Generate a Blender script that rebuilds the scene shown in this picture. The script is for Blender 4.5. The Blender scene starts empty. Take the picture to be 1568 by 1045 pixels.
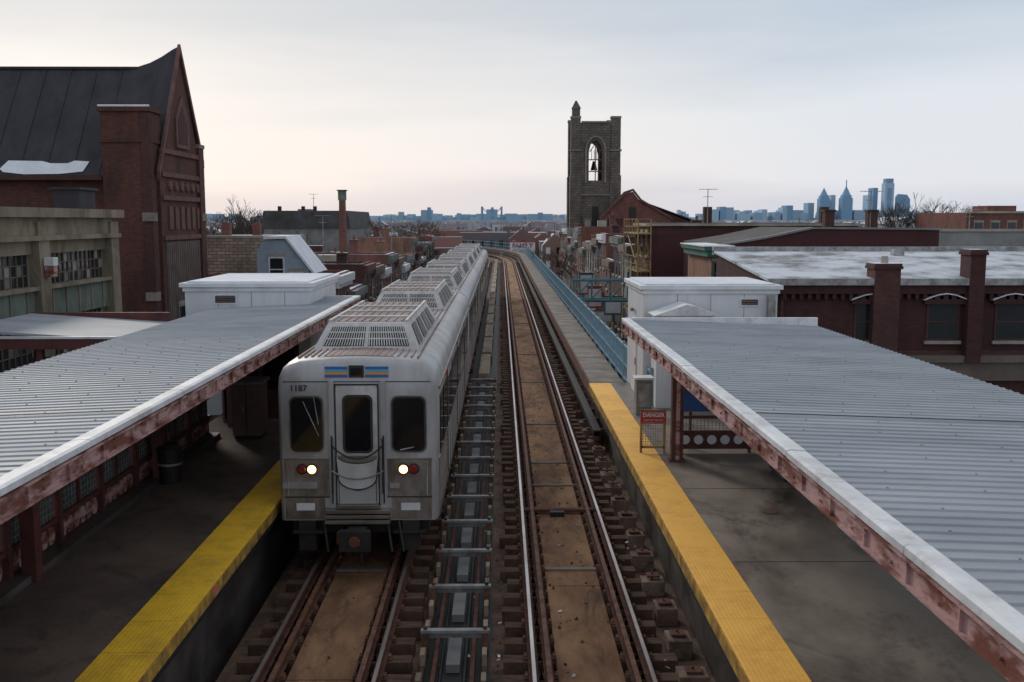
import bpy, bmesh, math, random
from mathutils import Vector
random.seed(7)
scene=bpy.context.scene
scene.view_settings.view_transform='Standard'
try: scene.view_settings.look='None'
except Exception: pass
RT=7.0      # top of rail above street
PF=8.08     # platform level

# ------------------------------------------------------------ materials
MATS={}
def nodes_of(m):
    m.use_nodes=True
    nt=m.node_tree; nt.nodes.clear()
    out=nt.nodes.new('ShaderNodeOutputMaterial')
    p=nt.nodes.new('ShaderNodeBsdfPrincipled')
    nt.links.new(p.outputs[0],out.inputs[0])
    return nt,p
def M(name,c1,c2=None,scale=1.5,rough=.8,metal=0,bump=0.0,bscale=None,stretch=(1,1,1),rough2=None,lo=.35,hi=.65,c3=None,dirt=None,dscale=.5,damt=.8):
    if name in MATS: return MATS[name]
    m=bpy.data.materials.new(name); nt,p=nodes_of(m)
    p.inputs['Metallic'].default_value=metal; p.inputs['Roughness'].default_value=rough
    if c2 is None: c2=tuple(v*.72 for v in c1)
    tc=nt.nodes.new('ShaderNodeTexCoord'); mp=nt.nodes.new('ShaderNodeMapping')
    mp.inputs['Scale'].default_value=stretch
    nt.links.new(tc.outputs['Object'],mp.inputs[0])
    n=nt.nodes.new('ShaderNodeTexNoise'); n.inputs['Scale'].default_value=scale; n.inputs['Detail'].default_value=8; n.inputs['Roughness'].default_value=.65
    nt.links.new(mp.outputs[0],n.inputs['Vector'])
    r=nt.nodes.new('ShaderNodeValToRGB')
    r.color_ramp.elements[0].position=lo; r.color_ramp.elements[1].position=hi
    r.color_ramp.elements[0].color=(*c2,1); r.color_ramp.elements[1].color=(*c1,1)
    if c3:
        e=r.color_ramp.elements.new((lo+hi)/2); e.color=(*c3,1)
    nt.links.new(n.outputs[0],r.inputs[0]); last=r.outputs[0]
    if dirt:
        n3=nt.nodes.new('ShaderNodeTexNoise'); n3.inputs['Scale'].default_value=dscale; n3.inputs['Detail'].default_value=10; n3.inputs['Roughness'].default_value=.75; n3.inputs['Distortion'].default_value=.6
        mp3=nt.nodes.new('ShaderNodeMapping'); mp3.inputs['Location'].default_value=(7.3,2.1,4.4); mp3.inputs['Scale'].default_value=stretch
        nt.links.new(tc.outputs['Object'],mp3.inputs[0]); nt.links.new(mp3.outputs[0],n3.inputs['Vector'])
        q=nt.nodes.new('ShaderNodeMapRange'); q.inputs[1].default_value=.50; q.inputs[2].default_value=.66; q.inputs[3].default_value=0; q.inputs[4].default_value=damt
        nt.links.new(n3.outputs[0],q.inputs[0])
        mm=nt.nodes.new('ShaderNodeMixRGB'); nt.links.new(q.outputs[0],mm.inputs[0]); nt.links.new(last,mm.inputs[1]); mm.inputs[2].default_value=(*dirt,1); last=mm.outputs[0]
    nt.links.new(last,p.inputs['Base Color'])
    if rough2 is not None:
        mr=nt.nodes.new('ShaderNodeMapRange'); mr.inputs[1].default_value=lo; mr.inputs[2].default_value=hi
        mr.inputs[3].default_value=rough2; mr.inputs[4].default_value=rough
        nt.links.new(n.outputs[0],mr.inputs[0]); nt.links.new(mr.outputs[0],p.inputs['Roughness'])
    if bump:
        n2=nt.nodes.new('ShaderNodeTexNoise'); n2.inputs['Scale'].default_value=bscale or scale*8; n2.inputs['Detail'].default_value=5
        nt.links.new(mp.outputs[0],n2.inputs['Vector'])
        b=nt.nodes.new('ShaderNodeBump'); b.inputs['Strength'].default_value=bump; b.inputs['Distance'].default_value=.02
        nt.links.new(n2.outputs[0],b.inputs['Height']); nt.links.new(b.outputs[0],p.inputs['Normal'])
    MATS[name]=m; return m
def brick(name,c1,c2,mortar,bw=.22,bh=.075,stain=(.05,.04,.04)):
    if name in MATS: return MATS[name]
    m=bpy.data.materials.new(name); nt,p=nodes_of(m); p.inputs['Roughness'].default_value=.9
    tc=nt.nodes.new('ShaderNodeTexCoord'); s=nt.nodes.new('ShaderNodeSeparateXYZ'); nt.links.new(tc.outputs['Object'],s.inputs[0])
    a=nt.nodes.new('ShaderNodeMath'); a.operation='ADD'; nt.links.new(s.outputs[0],a.inputs[0]); nt.links.new(s.outputs[1],a.inputs[1])
    c=nt.nodes.new('ShaderNodeCombineXYZ'); nt.links.new(a.outputs[0],c.inputs[0]); nt.links.new(s.outputs[2],c.inputs[1])
    b=nt.nodes.new('ShaderNodeTexBrick'); b.inputs['Scale'].default_value=1; b.inputs['Brick Width'].default_value=bw; b.inputs['Row Height'].default_value=bh
    b.inputs['Mortar Size'].default_value=bh*.12; b.inputs['Color1'].default_value=(*c1,1); b.inputs['Color2'].default_value=(*c2,1); b.inputs['Mortar'].default_value=(*mortar,1)
    nt.links.new(c.outputs[0],b.inputs['Vector'])
    n=nt.nodes.new('ShaderNodeTexNoise'); n.inputs['Scale'].default_value=.7; n.inputs['Detail'].default_value=9; n.inputs['Roughness'].default_value=.7
    mp=nt.nodes.new('ShaderNodeMapping'); mp.inputs['Scale'].default_value=(1.4,1.4,.5); nt.links.new(tc.outputs['Object'],mp.inputs[0]); nt.links.new(mp.outputs[0],n.inputs['Vector'])
    r=nt.nodes.new('ShaderNodeMapRange'); r.inputs[1].default_value=.43; r.inputs[2].default_value=.72; r.inputs[3].default_value=0; r.inputs[4].default_value=.85
    nt.links.new(n.outputs[0],r.inputs[0])
    mx=nt.nodes.new('ShaderNodeMixRGB'); nt.links.new(r.outputs[0],mx.inputs[0]); nt.links.new(b.outputs[0],mx.inputs[1]); mx.inputs[2].default_value=(*stain,1)
    nt.links.new(mx.outputs[0],p.inputs['Base Color'])
    bp=nt.nodes.new('ShaderNodeBump'); bp.inputs['Strength'].default_value=.4; bp.inputs['Distance'].default_value=.01; bp.invert=True
    nt.links.new(b.outputs['Fac'],bp.inputs['Height']); nt.links.new(bp.outputs[0],p.inputs['Normal'])
    MATS[name]=m; return m
def emis(name,col,st):
    m=bpy.data.materials.new(name); nt,p=nodes_of(m)
    p.inputs['Base Color'].default_value=(*col,1); p.inputs['Emission Color'].default_value=(*col,1); p.inputs['Emission Strength'].default_value=st
    MATS[name]=m; return m
def tactile(name,c,c2):
    m=bpy.data.materials.new(name); nt,p=nodes_of(m); p.inputs['Roughness'].default_value=.6
    tc=nt.nodes.new('ShaderNodeTexCoord')
    n=nt.nodes.new('ShaderNodeTexNoise'); n.inputs['Scale'].default_value=1.3; n.inputs['Detail'].default_value=10; n.inputs['Roughness'].default_value=.8
    nt.links.new(tc.outputs['Object'],n.inputs['Vector'])
    r=nt.nodes.new('ShaderNodeValToRGB'); r.color_ramp.elements[0].position=.3; r.color_ramp.elements[1].position=.55
    r.color_ramp.elements[0].color=(*c2,1); r.color_ramp.elements[1].color=(*c,1)
    nt.links.new(n.outputs[0],r.inputs[0]); nt.links.new(r.outputs[0],p.inputs['Base Color'])
    v=nt.nodes.new('ShaderNodeTexVoronoi'); v.inputs['Scale'].default_value=18; v.inputs['Randomness'].default_value=0
    nt.links.new(tc.outputs['Object'],v.inputs['Vector'])
    b=nt.nodes.new('ShaderNodeBump'); b.invert=True; b.inputs['Strength'].default_value=.8; b.inputs['Distance'].default_value=.01
    nt.links.new(v.outputs[0],b.inputs['Height']); nt.links.new(b.outputs[0],p.inputs['Normal'])
    MATS[name]=m; return m

CONC=M('concrete',(.27,.24,.21),(.14,.12,.105),1.2,.85,bump=.4)
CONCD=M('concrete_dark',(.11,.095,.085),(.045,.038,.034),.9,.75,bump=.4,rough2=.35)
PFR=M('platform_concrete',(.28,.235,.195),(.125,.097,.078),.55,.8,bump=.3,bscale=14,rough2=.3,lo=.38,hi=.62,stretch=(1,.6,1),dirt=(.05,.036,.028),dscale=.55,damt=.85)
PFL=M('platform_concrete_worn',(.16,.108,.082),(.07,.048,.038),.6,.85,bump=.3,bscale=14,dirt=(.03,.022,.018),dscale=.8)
RUSTC=M('rust_stained_concrete',(.42,.235,.125),(.13,.058,.032),1.1,.9,bump=.6,bscale=20,stretch=(1.6,.5,1),lo=.3,hi=.68,c3=(.27,.145,.075),dirt=(.065,.035,.022),dscale=1.2,damt=.8)
TIE=M('tie_timber',(.155,.086,.056),(.05,.028,.02),3,.95,bump=.6,stretch=(1,6,1))
BED=M('track_bed',(.21,.13,.088),(.06,.036,.027),1.4,.9,bump=.7,bscale=16,dirt=(.028,.019,.015),dscale=1.5)
BLOCKM=M('rusty_block',(.28,.20,.15),(.11,.065,.045),2.2,.9,bump=.6,dirt=(.05,.03,.022),dscale=2)
RAILS=M('rail_side_rust',(.17,.065,.038),(.055,.024,.018),5,.85)
RAILT=M('rail_head_steel',(.68,.65,.64),(.40,.36,.35),3,.34,metal=.85,stretch=(1,.2,1))
GRAIL=M('guard_rail_rust',(.26,.125,.078),(.09,.043,.03),5,.7,metal=.2)
STEEL=M('galvanised_steel',(.42,.43,.44),(.20,.19,.18),3,.5,metal=.3,dirt=(.14,.09,.06),dscale=2.5,damt=.6)
BLK=M('black_rubber_and_shade',(.02,.02,.022),(.012,.012,.012),4,.6)
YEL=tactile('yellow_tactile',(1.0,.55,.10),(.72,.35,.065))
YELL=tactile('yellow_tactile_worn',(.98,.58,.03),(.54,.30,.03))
YEDGE=M('yellow_edge_rusty',(.6,.36,.05),(.14,.07,.03),4,.8)
ROOFM=M('canopy_sheet_metal',(.375,.405,.44),(.235,.262,.295),.9,.72,metal=0,stretch=(.35,1.2,1),bump=.15,rough2=.55,lo=.3,hi=.7,dirt=(.165,.18,.20),dscale=.8,damt=.5)
FROST=M('frosted_metal',(.74,.75,.77),(.52,.53,.55),1.8,.6,bump=.2,lo=.3,hi=.6,dirt=(.27,.25,.24),dscale=1.4,damt=.55)
FASC=M('fascia_peeling_paint',(.46,.28,.27),(.17,.055,.036),2.4,.75,bump=.4,stretch=(1,.8,2.5),lo=.43,hi=.56)
REDST=M('dark_red_steel',(.14,.04,.035),(.07,.023,.022),3,.6)
BLUEB=M('blue_panel',(.03,.10,.32),(.02,.07,.21),2,.5)
WHITE=M('white_panel',(.72,.74,.77),(.60,.62,.65),.8,.5,stretch=(1.5,1.5,.25),dirt=(.45,.43,.40),dscale=.8,damt=.4)
WHITE2=M('white_trim',(.76,.77,.79),(.60,.61,.63),2,.5)
GLASS=M('dark_glass',(.025,.03,.035),(.015,.018,.02),.5,.08)
GLASSG=M('grimy_glass',(.12,.14,.14),(.04,.05,.05),1.3,.25)
SNOW=M('snow',(.78,.81,.86),(.62,.66,.72),1.2,.8,bump=.4)
SNOWR=M('snow_dusted_roof',(.58,.62,.68),(.18,.18,.19),.55,.85,bump=.3,lo=.38,hi=.56,c3=(.42,.45,.49))
TAR=M('tar_roof',(.10,.095,.095),(.05,.046,.046),.8,.85)
SLATE=M('slate_metal_roof',(.040,.037,.045),(.019,.017,.023),.6,.75,stretch=(2,2,.4))
BR1=brick('red_brick',(.27,.085,.055),(.165,.052,.036),(.14,.10,.09))
BRT=brick('hall_brick',(.155,.047,.030),(.09,.029,.020),(.085,.06,.052),stain=(.028,.017,.015))
BR2=brick('dark_brick',(.125,.040,.032),(.075,.027,.024),(.06,.044,.04),stain=(.032,.021,.02))
BR5=brick('maroon_brick',(.088,.025,.025),(.054,.017,.018),(.045,.024,.024),stain=(.024,.013,.014))
BR3=brick('orange_brick',(.36,.155,.085),(.26,.11,.065),(.24,.19,.16))
BR4=brick('tan_rubble_wall',(.50,.40,.31),(.31,.235,.18),(.18,.14,.12),.5,.2,(.15,.11,.09))
MAROON=M('maroon_paint',(.082,.022,.024),(.054,.016,.019),.5,.8)
STONE=brick('grey_stone',(.20,.165,.143),(.14,.113,.098),(.09,.08,.07),.9,.4,(.062,.05,.043))
STONEL=M('stone_trim',(.29,.245,.21),(.17,.145,.125),1,.9)
BEIGE=M('beige_concrete',(.32,.265,.19),(.15,.125,.09),.8,.9,bump=.3,stretch=(1,1,.4),dirt=(.085,.068,.05),dscale=.9,damt=.75)
COPG=M('weathered_green',(.175,.215,.18),(.08,.10,.085),1.2,.85,stretch=(1,1,.5))
GREEN=M('green_cornice',(.05,.17,.12),(.03,.10,.075),2,.7)
TEAL=M('teal_paint',(.06,.19,.21),(.04,.12,.14),2,.6)
FBLUE=M('light_blue_fence_paint',(.25,.40,.50),(.15,.25,.32),3,.55)
YESC=M('yellow_paint',(.40,.27,.085),(.19,.11,.045),2,.7)
BROWNP=M('brown_siding',(.17,.13,.11),(.11,.08,.07),1,.7)
PINK=M('terracotta',(.18,.085,.07),(.095,.043,.037),2,.8)
ASPH=M('asphalt',(.055,.055,.057),(.035,.035,.036),.6,.9,bump=.4)
SIDEW=M('sidewalk_concrete',(.22,.21,.2),(.15,.14,.13),.6,.9)
GROUND=M('ground_soil',(.2,.2,.21),(.14,.14,.15),.02,.95)
BARK=M('bark',(.11,.085,.07),(.06,.045,.038),4,.95)
ROAD_L=M('road_paint',(.6,.6,.58),(.4,.4,.38),3,.8)
CREAM=M('cream_render',(.44,.40,.34),(.26,.23,.19),.8,.85)
GREYW=M('grey_render',(.27,.27,.27),(.16,.16,.16),.8,.85)
BLUEW=M('pale_blue_siding',(.38,.45,.52),(.26,.32,.38),.8,.8)
TIMB=M('weathered_timber',(.36,.29,.21),(.17,.125,.09),1.5,.9,stretch=(3,.4,1),bump=.4)

# ------------------------------------------------------------ mesh builder
class B:
    def __init__(s): s.v=[];s.f=[];s.m=[];s.mats=[]
    def mi(s,m):
        if m not in s.mats: s.mats.append(m)
        return s.mats.index(m)
    def face(s,pts,m):
        i=len(s.v); s.v+= [tuple(p) for p in pts]; s.f.append(list(range(i,i+len(pts)))); s.m.append(s.mi(m))
    def box(s,x0,x1,y0,y1,z0,z1,m,top=None):
        if x1<x0:x0,x1=x1,x0
        if y1<y0:y0,y1=y1,y0
        i=len(s.v)
        s.v+=[(x0,y0,z0),(x1,y0,z0),(x1,y1,z0),(x0,y1,z0),(x0,y0,z1),(x1,y0,z1),(x1,y1,z1),(x0,y1,z1)]
        fs=[(0,3,2,1),(4,5,6,7),(0,1,5,4),(1,2,6,5),(2,3,7,6),(3,0,4,7)]
        k=s.mi(m); kt=s.mi(top) if top else k
        for n,f in enumerate(fs):
            s.f.append([i+a for a in f]); s.m.append(kt if n==1 else k)
    def prism(s,poly,axis,a0,a1,m,capm=None):
        def P(p,a):
            if axis=='x': return (a,p[0],p[1])
            if axis=='y': return (p[0],a,p[1])
            return (p[0],p[1],a)
        i=len(s.v); n=len(poly)
        s.v+=[P(p,a0) for p in poly]+[P(p,a1) for p in poly]
        k=s.mi(m); kc=s.mi(capm) if capm else k
        s.f.append(list(range(i,i+n))); s.m.append(kc)
        s.f.append(list(range(i+2*n-1,i+n-1,-1))); s.m.append(kc)
        for j in range(n):
            s.f.append([i+j,i+n+j,i+n+(j+1)%n,i+(j+1)%n]); s.m.append(k)
    def tube(s,p0,p1,r0,r1,m,n=8,cap=True):
        p0=Vector(p0);p1=Vector(p1); d=(p1-p0)
        if d.length<1e-6: return
        d.normalize(); a=d.cross(Vector((0,0,1)))
        if a.length<.01: a=Vector((1,0,0))
        a.normalize(); b=d.cross(a)
        i=len(s.v)
        for p,r in((p0,r0),(p1,r1)):
            for j in range(n):
                t=2*math.pi*j/n; s.v.append(tuple(p+a*math.cos(t)*r+b*math.sin(t)*r))
        k=s.mi(m)
        for j in range(n):
            s.f.append([i+j,i+(j+1)%n,i+n+(j+1)%n,i+n+j]); s.m.append(k)
        if cap:
            s.f.append([i+j for j in range(n)][::-1]); s.m.append(k)
            s.f.append([i+n+j for j in range(n)]); s.m.append(k)
    def loft(s,secs,m,caps=True):
        i=len(s.v); n=len(secs[0]); k=s.mi(m)
        for c in secs: s.v+=[tuple(p) for p in c]
        for a in range(len(secs)-1):
            for j in range(n):
                s.f.append([i+a*n+j,i+a*n+(j+1)%n,i+(a+1)*n+(j+1)%n,i+(a+1)*n+j]); s.m.append(k)
        if caps:
            s.f.append([i+j for j in range(n)][::-1]); s.m.append(k)
            e=i+(len(secs)-1)*n
            s.f.append([e+j for j in range(n)]); s.m.append(k)
    def sub(s,q,u0,u1,v0,v1,off,m):
        q=[Vector(p) for p in q]
        def P(u,v): return (q[0]*(1-u)+q[1]*u)*(1-v)+(q[3]*(1-u)+q[2]*u)*v
        nrm=(q[1]-q[0]).cross(q[3]-q[0]).normalized()*off
        s.face([P(u0,v0)+nrm,P(u1,v0)+nrm,P(u1,v1)+nrm,P(u0,v1)+nrm],m)
    def done(s,name,parent=None,bevel=0,smooth=False):
        me=bpy.data.meshes.new(name); me.from_pydata(s.v,[],s.f)
        for m in s.mats: me.materials.append(m)
        me.polygons.foreach_set('material_index',s.m); me.update()
        bm=bmesh.new(); bm.from_mesh(me); bmesh.ops.recalc_face_normals(bm,faces=bm.faces); bm.to_mesh(me); bm.free()
        o=bpy.data.objects.new(name,me); scene.collection.objects.link(o)
        if smooth:
            me.shade_smooth()
            try: me.set_sharp_from_angle(angle=math.radians(35))
            except Exception: pass
        if bevel:
            md=o.modifiers.new('b','BEVEL'); md.width=bevel; md.segments=2; md.limit_method='ANGLE'
        if parent: o.parent=parent
        return o
def E(name):
    o=bpy.data.objects.new(name,None); o.empty_display_size=.5; scene.collection.objects.link(o); return o
def text(name,body,loc,size,m,parent,rot=(math.pi/2,0,0),ext=.004,align='CENTER',bold=0):
    c=bpy.data.curves.new(name,'FONT'); c.body=body; c.size=size; c.extrude=ext; c.align_x=align; c.align_y='CENTER'; c.offset=bold
    c.materials.append(m)
    o=bpy.data.objects.new(name,c); o.location=loc; o.rotation_euler=rot; scene.collection.objects.link(o)
    if parent: o.parent=parent
    return o

# ------------------------------------------------------------ path of the elevated line
S0=150.; RAD=150.
def P(s,off):
    if s<=S0: return (off,s)
    a=(s-S0)/RAD
    cx=-RAD
    r=RAD+off
    return (cx+r*math.cos(a), S0+r*math.sin(a))
def SS(s0,s1,ds=6):
    out=[s0]
    if s1>S0:
        if s0<S0: out.append(S0)
        t=max(s0,S0)
        while t+ds<s1: t+=ds; out.append(t)
    out.append(s1); return out
def sweep(b,x0,x1,z0,z1,s0,s1,m,top=None):
    ss=SS(s0,s1); secs=[]
    for s in ss:
        a=P(s,x0); c=P(s,x1)
        secs.append([(a[0],a[1],z0),(c[0],c[1],z0),(c[0],c[1],z1),(a[0],a[1],z1)])
    b.loft(secs,m)
    if top:
        for i in range(len(ss)-1):
            e=.002
            A,Bq,C,D=secs[i][3],secs[i][2],secs[i+1][2],secs[i+1][3]
            b.face([(p[0],p[1],p[2]+e) for p in (A,Bq,C,D)],top)

# ------------------------------------------------------------ ground, street
b=B(); b.face([(-9000,-300,-.02),(9000,-300,-.02),(9000,16000,-.02),(-9000,16000,-.02)],GROUND); b.done('ground')
b=B(); b.box(-7,5.6,-30,210,-.015,0,ASPH)
for i in range(30): b.box(-.75,-.6,-10+i*7,-7+i*7,0.004,.008,ROAD_L)
b.done('street')
for nm,x0,x1 in(('sidewalk',-13.9,-7),('sidewalk',5.6,9.6)):
    b=B(); b.box(x0,x1,-30,210,-.015,.13,SIDEW); b.done(nm,bevel=.02)

# ------------------------------------------------------------ viaduct
v=E('elevated_railway_viaduct')
b=B()
sweep(b,-4.0,4.1,6.1,6.62,-2,330,CONCD,BED)
for x in(-3.6,-1.2,1.2,3.6): sweep(b,x-.2,x+.2,5.1,6.1,-2,330,REDST)
b.done('deck',v)
b=B()
for i in range(16):
    y=6+i*15
    for x in(-6.2,5.2):
        X,Y=P(y,x); b.box(X-.3,X+.3,Y-.3,Y+.3,0,5.1,REDST)
    X,Y=P(y,-.5); b.box(X-6,X+6,Y-.35,Y+.35,4.4,5.1,REDST)
b.done('columns',v)

TR,TL=1.235,-2.48
for cx in(TR,TL):
    t=E('railway_track')
    b=B()
    for o in(-.794,.794):
        x=cx+o
        sweep(b,x-.07,x+.07,6.845,6.875,4,330,RAILS)
        sweep(b,x-.012,x+.012,6.875,6.95,4,330,RAILS)
        sweep(b,x-.037,x+.037,6.95,6.994,4,330,RAILS)
        sweep(b,x-.025,x+.025,6.994,7.0,4,330,RAILT)
    b.done('running_rails',t)
    b=B()
    for o in(-.585,.585):
        x=cx+o
        sweep(b,x-.065,x+.065,6.845,6.87,4,200,RAILS)
        sweep(b,x-.012,x+.012,6.87,6.94,4,200,RAILS)
        sweep(b,x-.035,x+.035,6.94,6.985,4,200,GRAIL)
    b.done('guard_rails',t)
    b=B(); y=5.
    while y<150:
        for s in(-1,1):
            j=random.uniform(-.09,.06); w=.12+random.uniform(-.015,.012); k=random.uniform(-.015,.015)
            xa,xb=cx+s*.47,cx+s*(1.22+j)
            b.box(xa,xb,y-w+k,y+w+k,6.63,6.84+random.uniform(-.012,.003),TIE)
        y+=.61
    b.done('ties',t)
    b=B(); y=5.
    while y<70:
        for s in(-1,1):
            for o in(.794,.585):
                x=cx+s*o
                b.box(x-.13,x+.13,y-.075,y+.075,6.846,6.858,RAILS)
                for q in(-.1,.1):
                    b.box(x+q-.02,x+q+.02,y-.05,y-.01,6.858,6.905,GRAIL)
                    b.box(x+q-.02,x+q+.02,y+.02,y+.06,6.858,6.9,RAILS)
        y+=.61
    b.done('tie_plates_and_spikes',t)
    b=B(); y=4.; k=0
    while y<150:
        L=4.4+random.uniform(-.5,.5)
        b.box(cx-.46,cx+.46,y,min(y+L-.03,150),6.63,6.815+random.uniform(-.006,.004),RUSTC)
        y+=L
    sweep(b,cx-.46,cx+.46,6.63,6.8,150,320,RUSTC)
    b.done('centre_slab',t,bevel=.01)
    b=B()
    for y in(17.2,22.9,25.1,30,38,46,60): 
        b.box(cx-.5,cx+.5,y-.05,y+.05,6.82,6.85,CONC)
    b.box(cx-.85,cx+.85,20.6,20.75,6.86,6.92,RAILS); b.box(cx-.2,cx+.1,20.4,20.55,6.82,6.92,BLK)
    b.done('gauge_ties',t)

# blocks & debris between right track and platform
b=B(); y=8.
while y<30:
    j=random.uniform(-.05,.04); w=random.uniform(.15,.21)
    b.box(2.44+j,2.80,y-w,y+w,6.63,6.90+random.uniform(-.04,.04),BLOCKM)
    b.box(2.5,2.72,y-.1,y+.1,6.945,6.98,RAILS); b.tube((2.6,y,6.9),(2.6,y,7.02),.025,.02,RAILS,6)
    y+=1.22
b.done('timber_end_blocks',bevel=.02)
b=B()
for i in range(900):
    x=random.choice([random.uniform(-.1,.2),random.uniform(2.15,2.65),random.uniform(2.15,2.65),random.uniform(-1.25,-.1),random.uniform(.8,1.7),random.uniform(-3.9,-1.6)]); y=10+35*random.random()**1.5; r=random.uniform(.008,.03)
    zb=6.81 if .78<x<1.69 or -2.9<x<-2.05 else 6.63
    b.tube((x,y,zb),(x+random.uniform(-.03,.03),y,zb+r*1.4),r,r*.5,random.choice([CONC,RUSTC,RAILS,RAILS,BED,BLOCKM]),5)
for i in range(30):
    x=random.choice([random.uniform(.85,1.6),random.uniform(2.25,2.6),random.uniform(-.1,.15),random.uniform(-1.1,-.2)]); y=random.uniform(12,28); a=random.random()*3; s_=random.uniform(.03,.07); zb=6.83
    b.face([(x,y,zb),(x+s_*math.cos(a),y+s_*math.sin(a),zb+.01),(x+s_*(math.cos(a)-math.sin(a)*.6),y+s_*(math.sin(a)+math.cos(a)*.6),zb+.02),(x-s_*.6*math.sin(a),y+s_*.6*math.cos(a),zb+.005)],random.choice([WHITE2,CREAM,CREAM,STEEL]))
b.done('track_debris')
b=B()
for i in range(60):
    x=random.uniform(3.45,7); y=random.uniform(9,29); a=random.random()*3; s_=random.uniform(.012,.04); zb=PF+.004
    b.face([(x,y,zb),(x+s_*math.cos(a),y+s_*math.sin(a),zb+.004),(x+s_*(math.cos(a)-math.sin(a)*.6),y+s_*(math.sin(a)+math.cos(a)*.6),zb+.008),(x-s_*.6*math.sin(a),y+s_*.6*math.cos(a),zb+.002)],random.choice([CREAM,TIE,BLK,BLK,STEEL]))
b.done('platform_litter')
# third rail
t=E('third_rail'); b=B(); X=2.66;y0=27
sweep(b,X-.11,X+.11,7.22,7.27,y0,300,BLK); sweep(b,X-.11,X-.09,7.1,7.22,y0,300,BLK); sweep(b,X+.06,X+.11,6.95,7.22,y0,300,BLK)
b.done('cover_board',t)
b=B(); y=y0+.5
while y<150:
    b.box(X-.05,X+.25,y-.04,y+.04,6.63,7.22,RAILS); b.box(X-.3,X-.05,y-.08,y+.08,6.64,6.85,TIE); y+=1.5
b.done('brackets',t)
b=B(); sweep(b,X-.05,X+.05,6.98,7.1,y0,300,RAILS); b.done('contact_rail',t)

# central divider
d=E('cable_duct_frame')
b=B(); y=10.47
while y<38:
    b.box(-1.19,-.17,y-.05,y+.05,7.0,7.05,STEEL); b.box(-1.19,-.17,y+.03,y+.05,6.9,7.0,STEEL)
    for x in(-1.12,-.24):
        b.box(x-.05,x+.05,y-.03,y+.03,6.63,7.0,GRAIL)
        b.box(x-.035,x+.035,y+.35,y+.6,6.75,6.95,TIMB); b.box(x-.035,x+.035,y-.65,y-.4,6.75,6.95,TIMB)
        b.tube((x,y,7.05),(x,y,7.09),.03,.03,RAILS,6)
    b.box(-.79,-.59,y-.6,y+.35,6.65,6.78,GREYW)
    y+=1.8
b.done('cross_members',d,bevel=.005)
b=B()
for x in(-1.12,-.24,-.95,-.41): sweep(b,x-.03,x+.03,6.7,6.78,6,38,RAILS)
sweep(b,-1.2,-.16,6.62,6.645,6,150,BLK)  # flat black sheet darkens the deck beneath the cross members
b.tube((-.52,6,6.7),(-.52,38,6.7),.03,.03,BLK,6); b.tube((-.86,6,6.69),(-.86,38,6.69),.022,.022,BLK,6)
b.done('longitudinal_rails',d)
b=B(); y=38.4
while y<148:
    j=random.uniform(-.03,.03); b.box(-.86+j,-.44+j,y,y+5.6,6.63,7.12,TIMB); b.box(-.9,-.40,y+5.7,y+6.1,6.63,7.0,TIE); y+=6.4
b.done('timber_cable_box',d,bevel=.02)

# ------------------------------------------------------------ platforms
p=E('station_platform')
b=B(); b.box(3.36,9.2,1,30.2,7.75,PF,PFR); b.box(2.78,3.36,1,30.2,7.7,PF-.03,CONCD); b.box(3.0,3.3,1,30.2,5.9,7.7,CONCD)
b.done('slab',p)
b=B(); y=1.
while y<30.1: b.box(2.70,3.355,y,y+.905,PF-.03,PF+.006+random.uniform(-.002,.002),YEL); y+=.91
b.done('tactile_strip',p,bevel=.004)
b=B(); b.box(2.69,2.72,1,30.2,PF-.22,PF-.035,YEDGE); b.box(2.70,2.78,1,30.2,PF-.3,PF-.22,BLK)  # black strip under the yellow lip paints the platform side shadow
for y in range(2,30,4): b.box(3.4,9.1,y,y+.015,PF+.001,PF+.003,BLK)
b.done('edge_and_joints',p)
b=B(); b.tube((4.6,16.5,PF+.001),(4.6,16.5,PF+.012),.13,.13,RAILS,16); b.done('drain_cover',p)
p=E('station_platform')
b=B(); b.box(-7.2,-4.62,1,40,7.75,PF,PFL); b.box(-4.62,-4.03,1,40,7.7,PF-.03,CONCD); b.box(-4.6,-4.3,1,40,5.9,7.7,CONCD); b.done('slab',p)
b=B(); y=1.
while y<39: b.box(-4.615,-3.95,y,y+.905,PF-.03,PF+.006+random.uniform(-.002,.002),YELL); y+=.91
b.done('tactile_strip',p,bevel=.004)
b=B(); b.box(-3.97,-3.94,1,40,PF-.2,PF-.035,YEDGE); b.box(-4.03,-3.96,1,40,PF-.3,PF-.2,BLK)  # black strip below the lip is painted-in shadow, like the right platform
b.box(-3.938,-3.934,13.2,13.32,PF-.15,PF-.04,M('pink_marker',(.8,.12,.2),(.7,.1,.18),2,.6))
b.done('edge',p)

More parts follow.
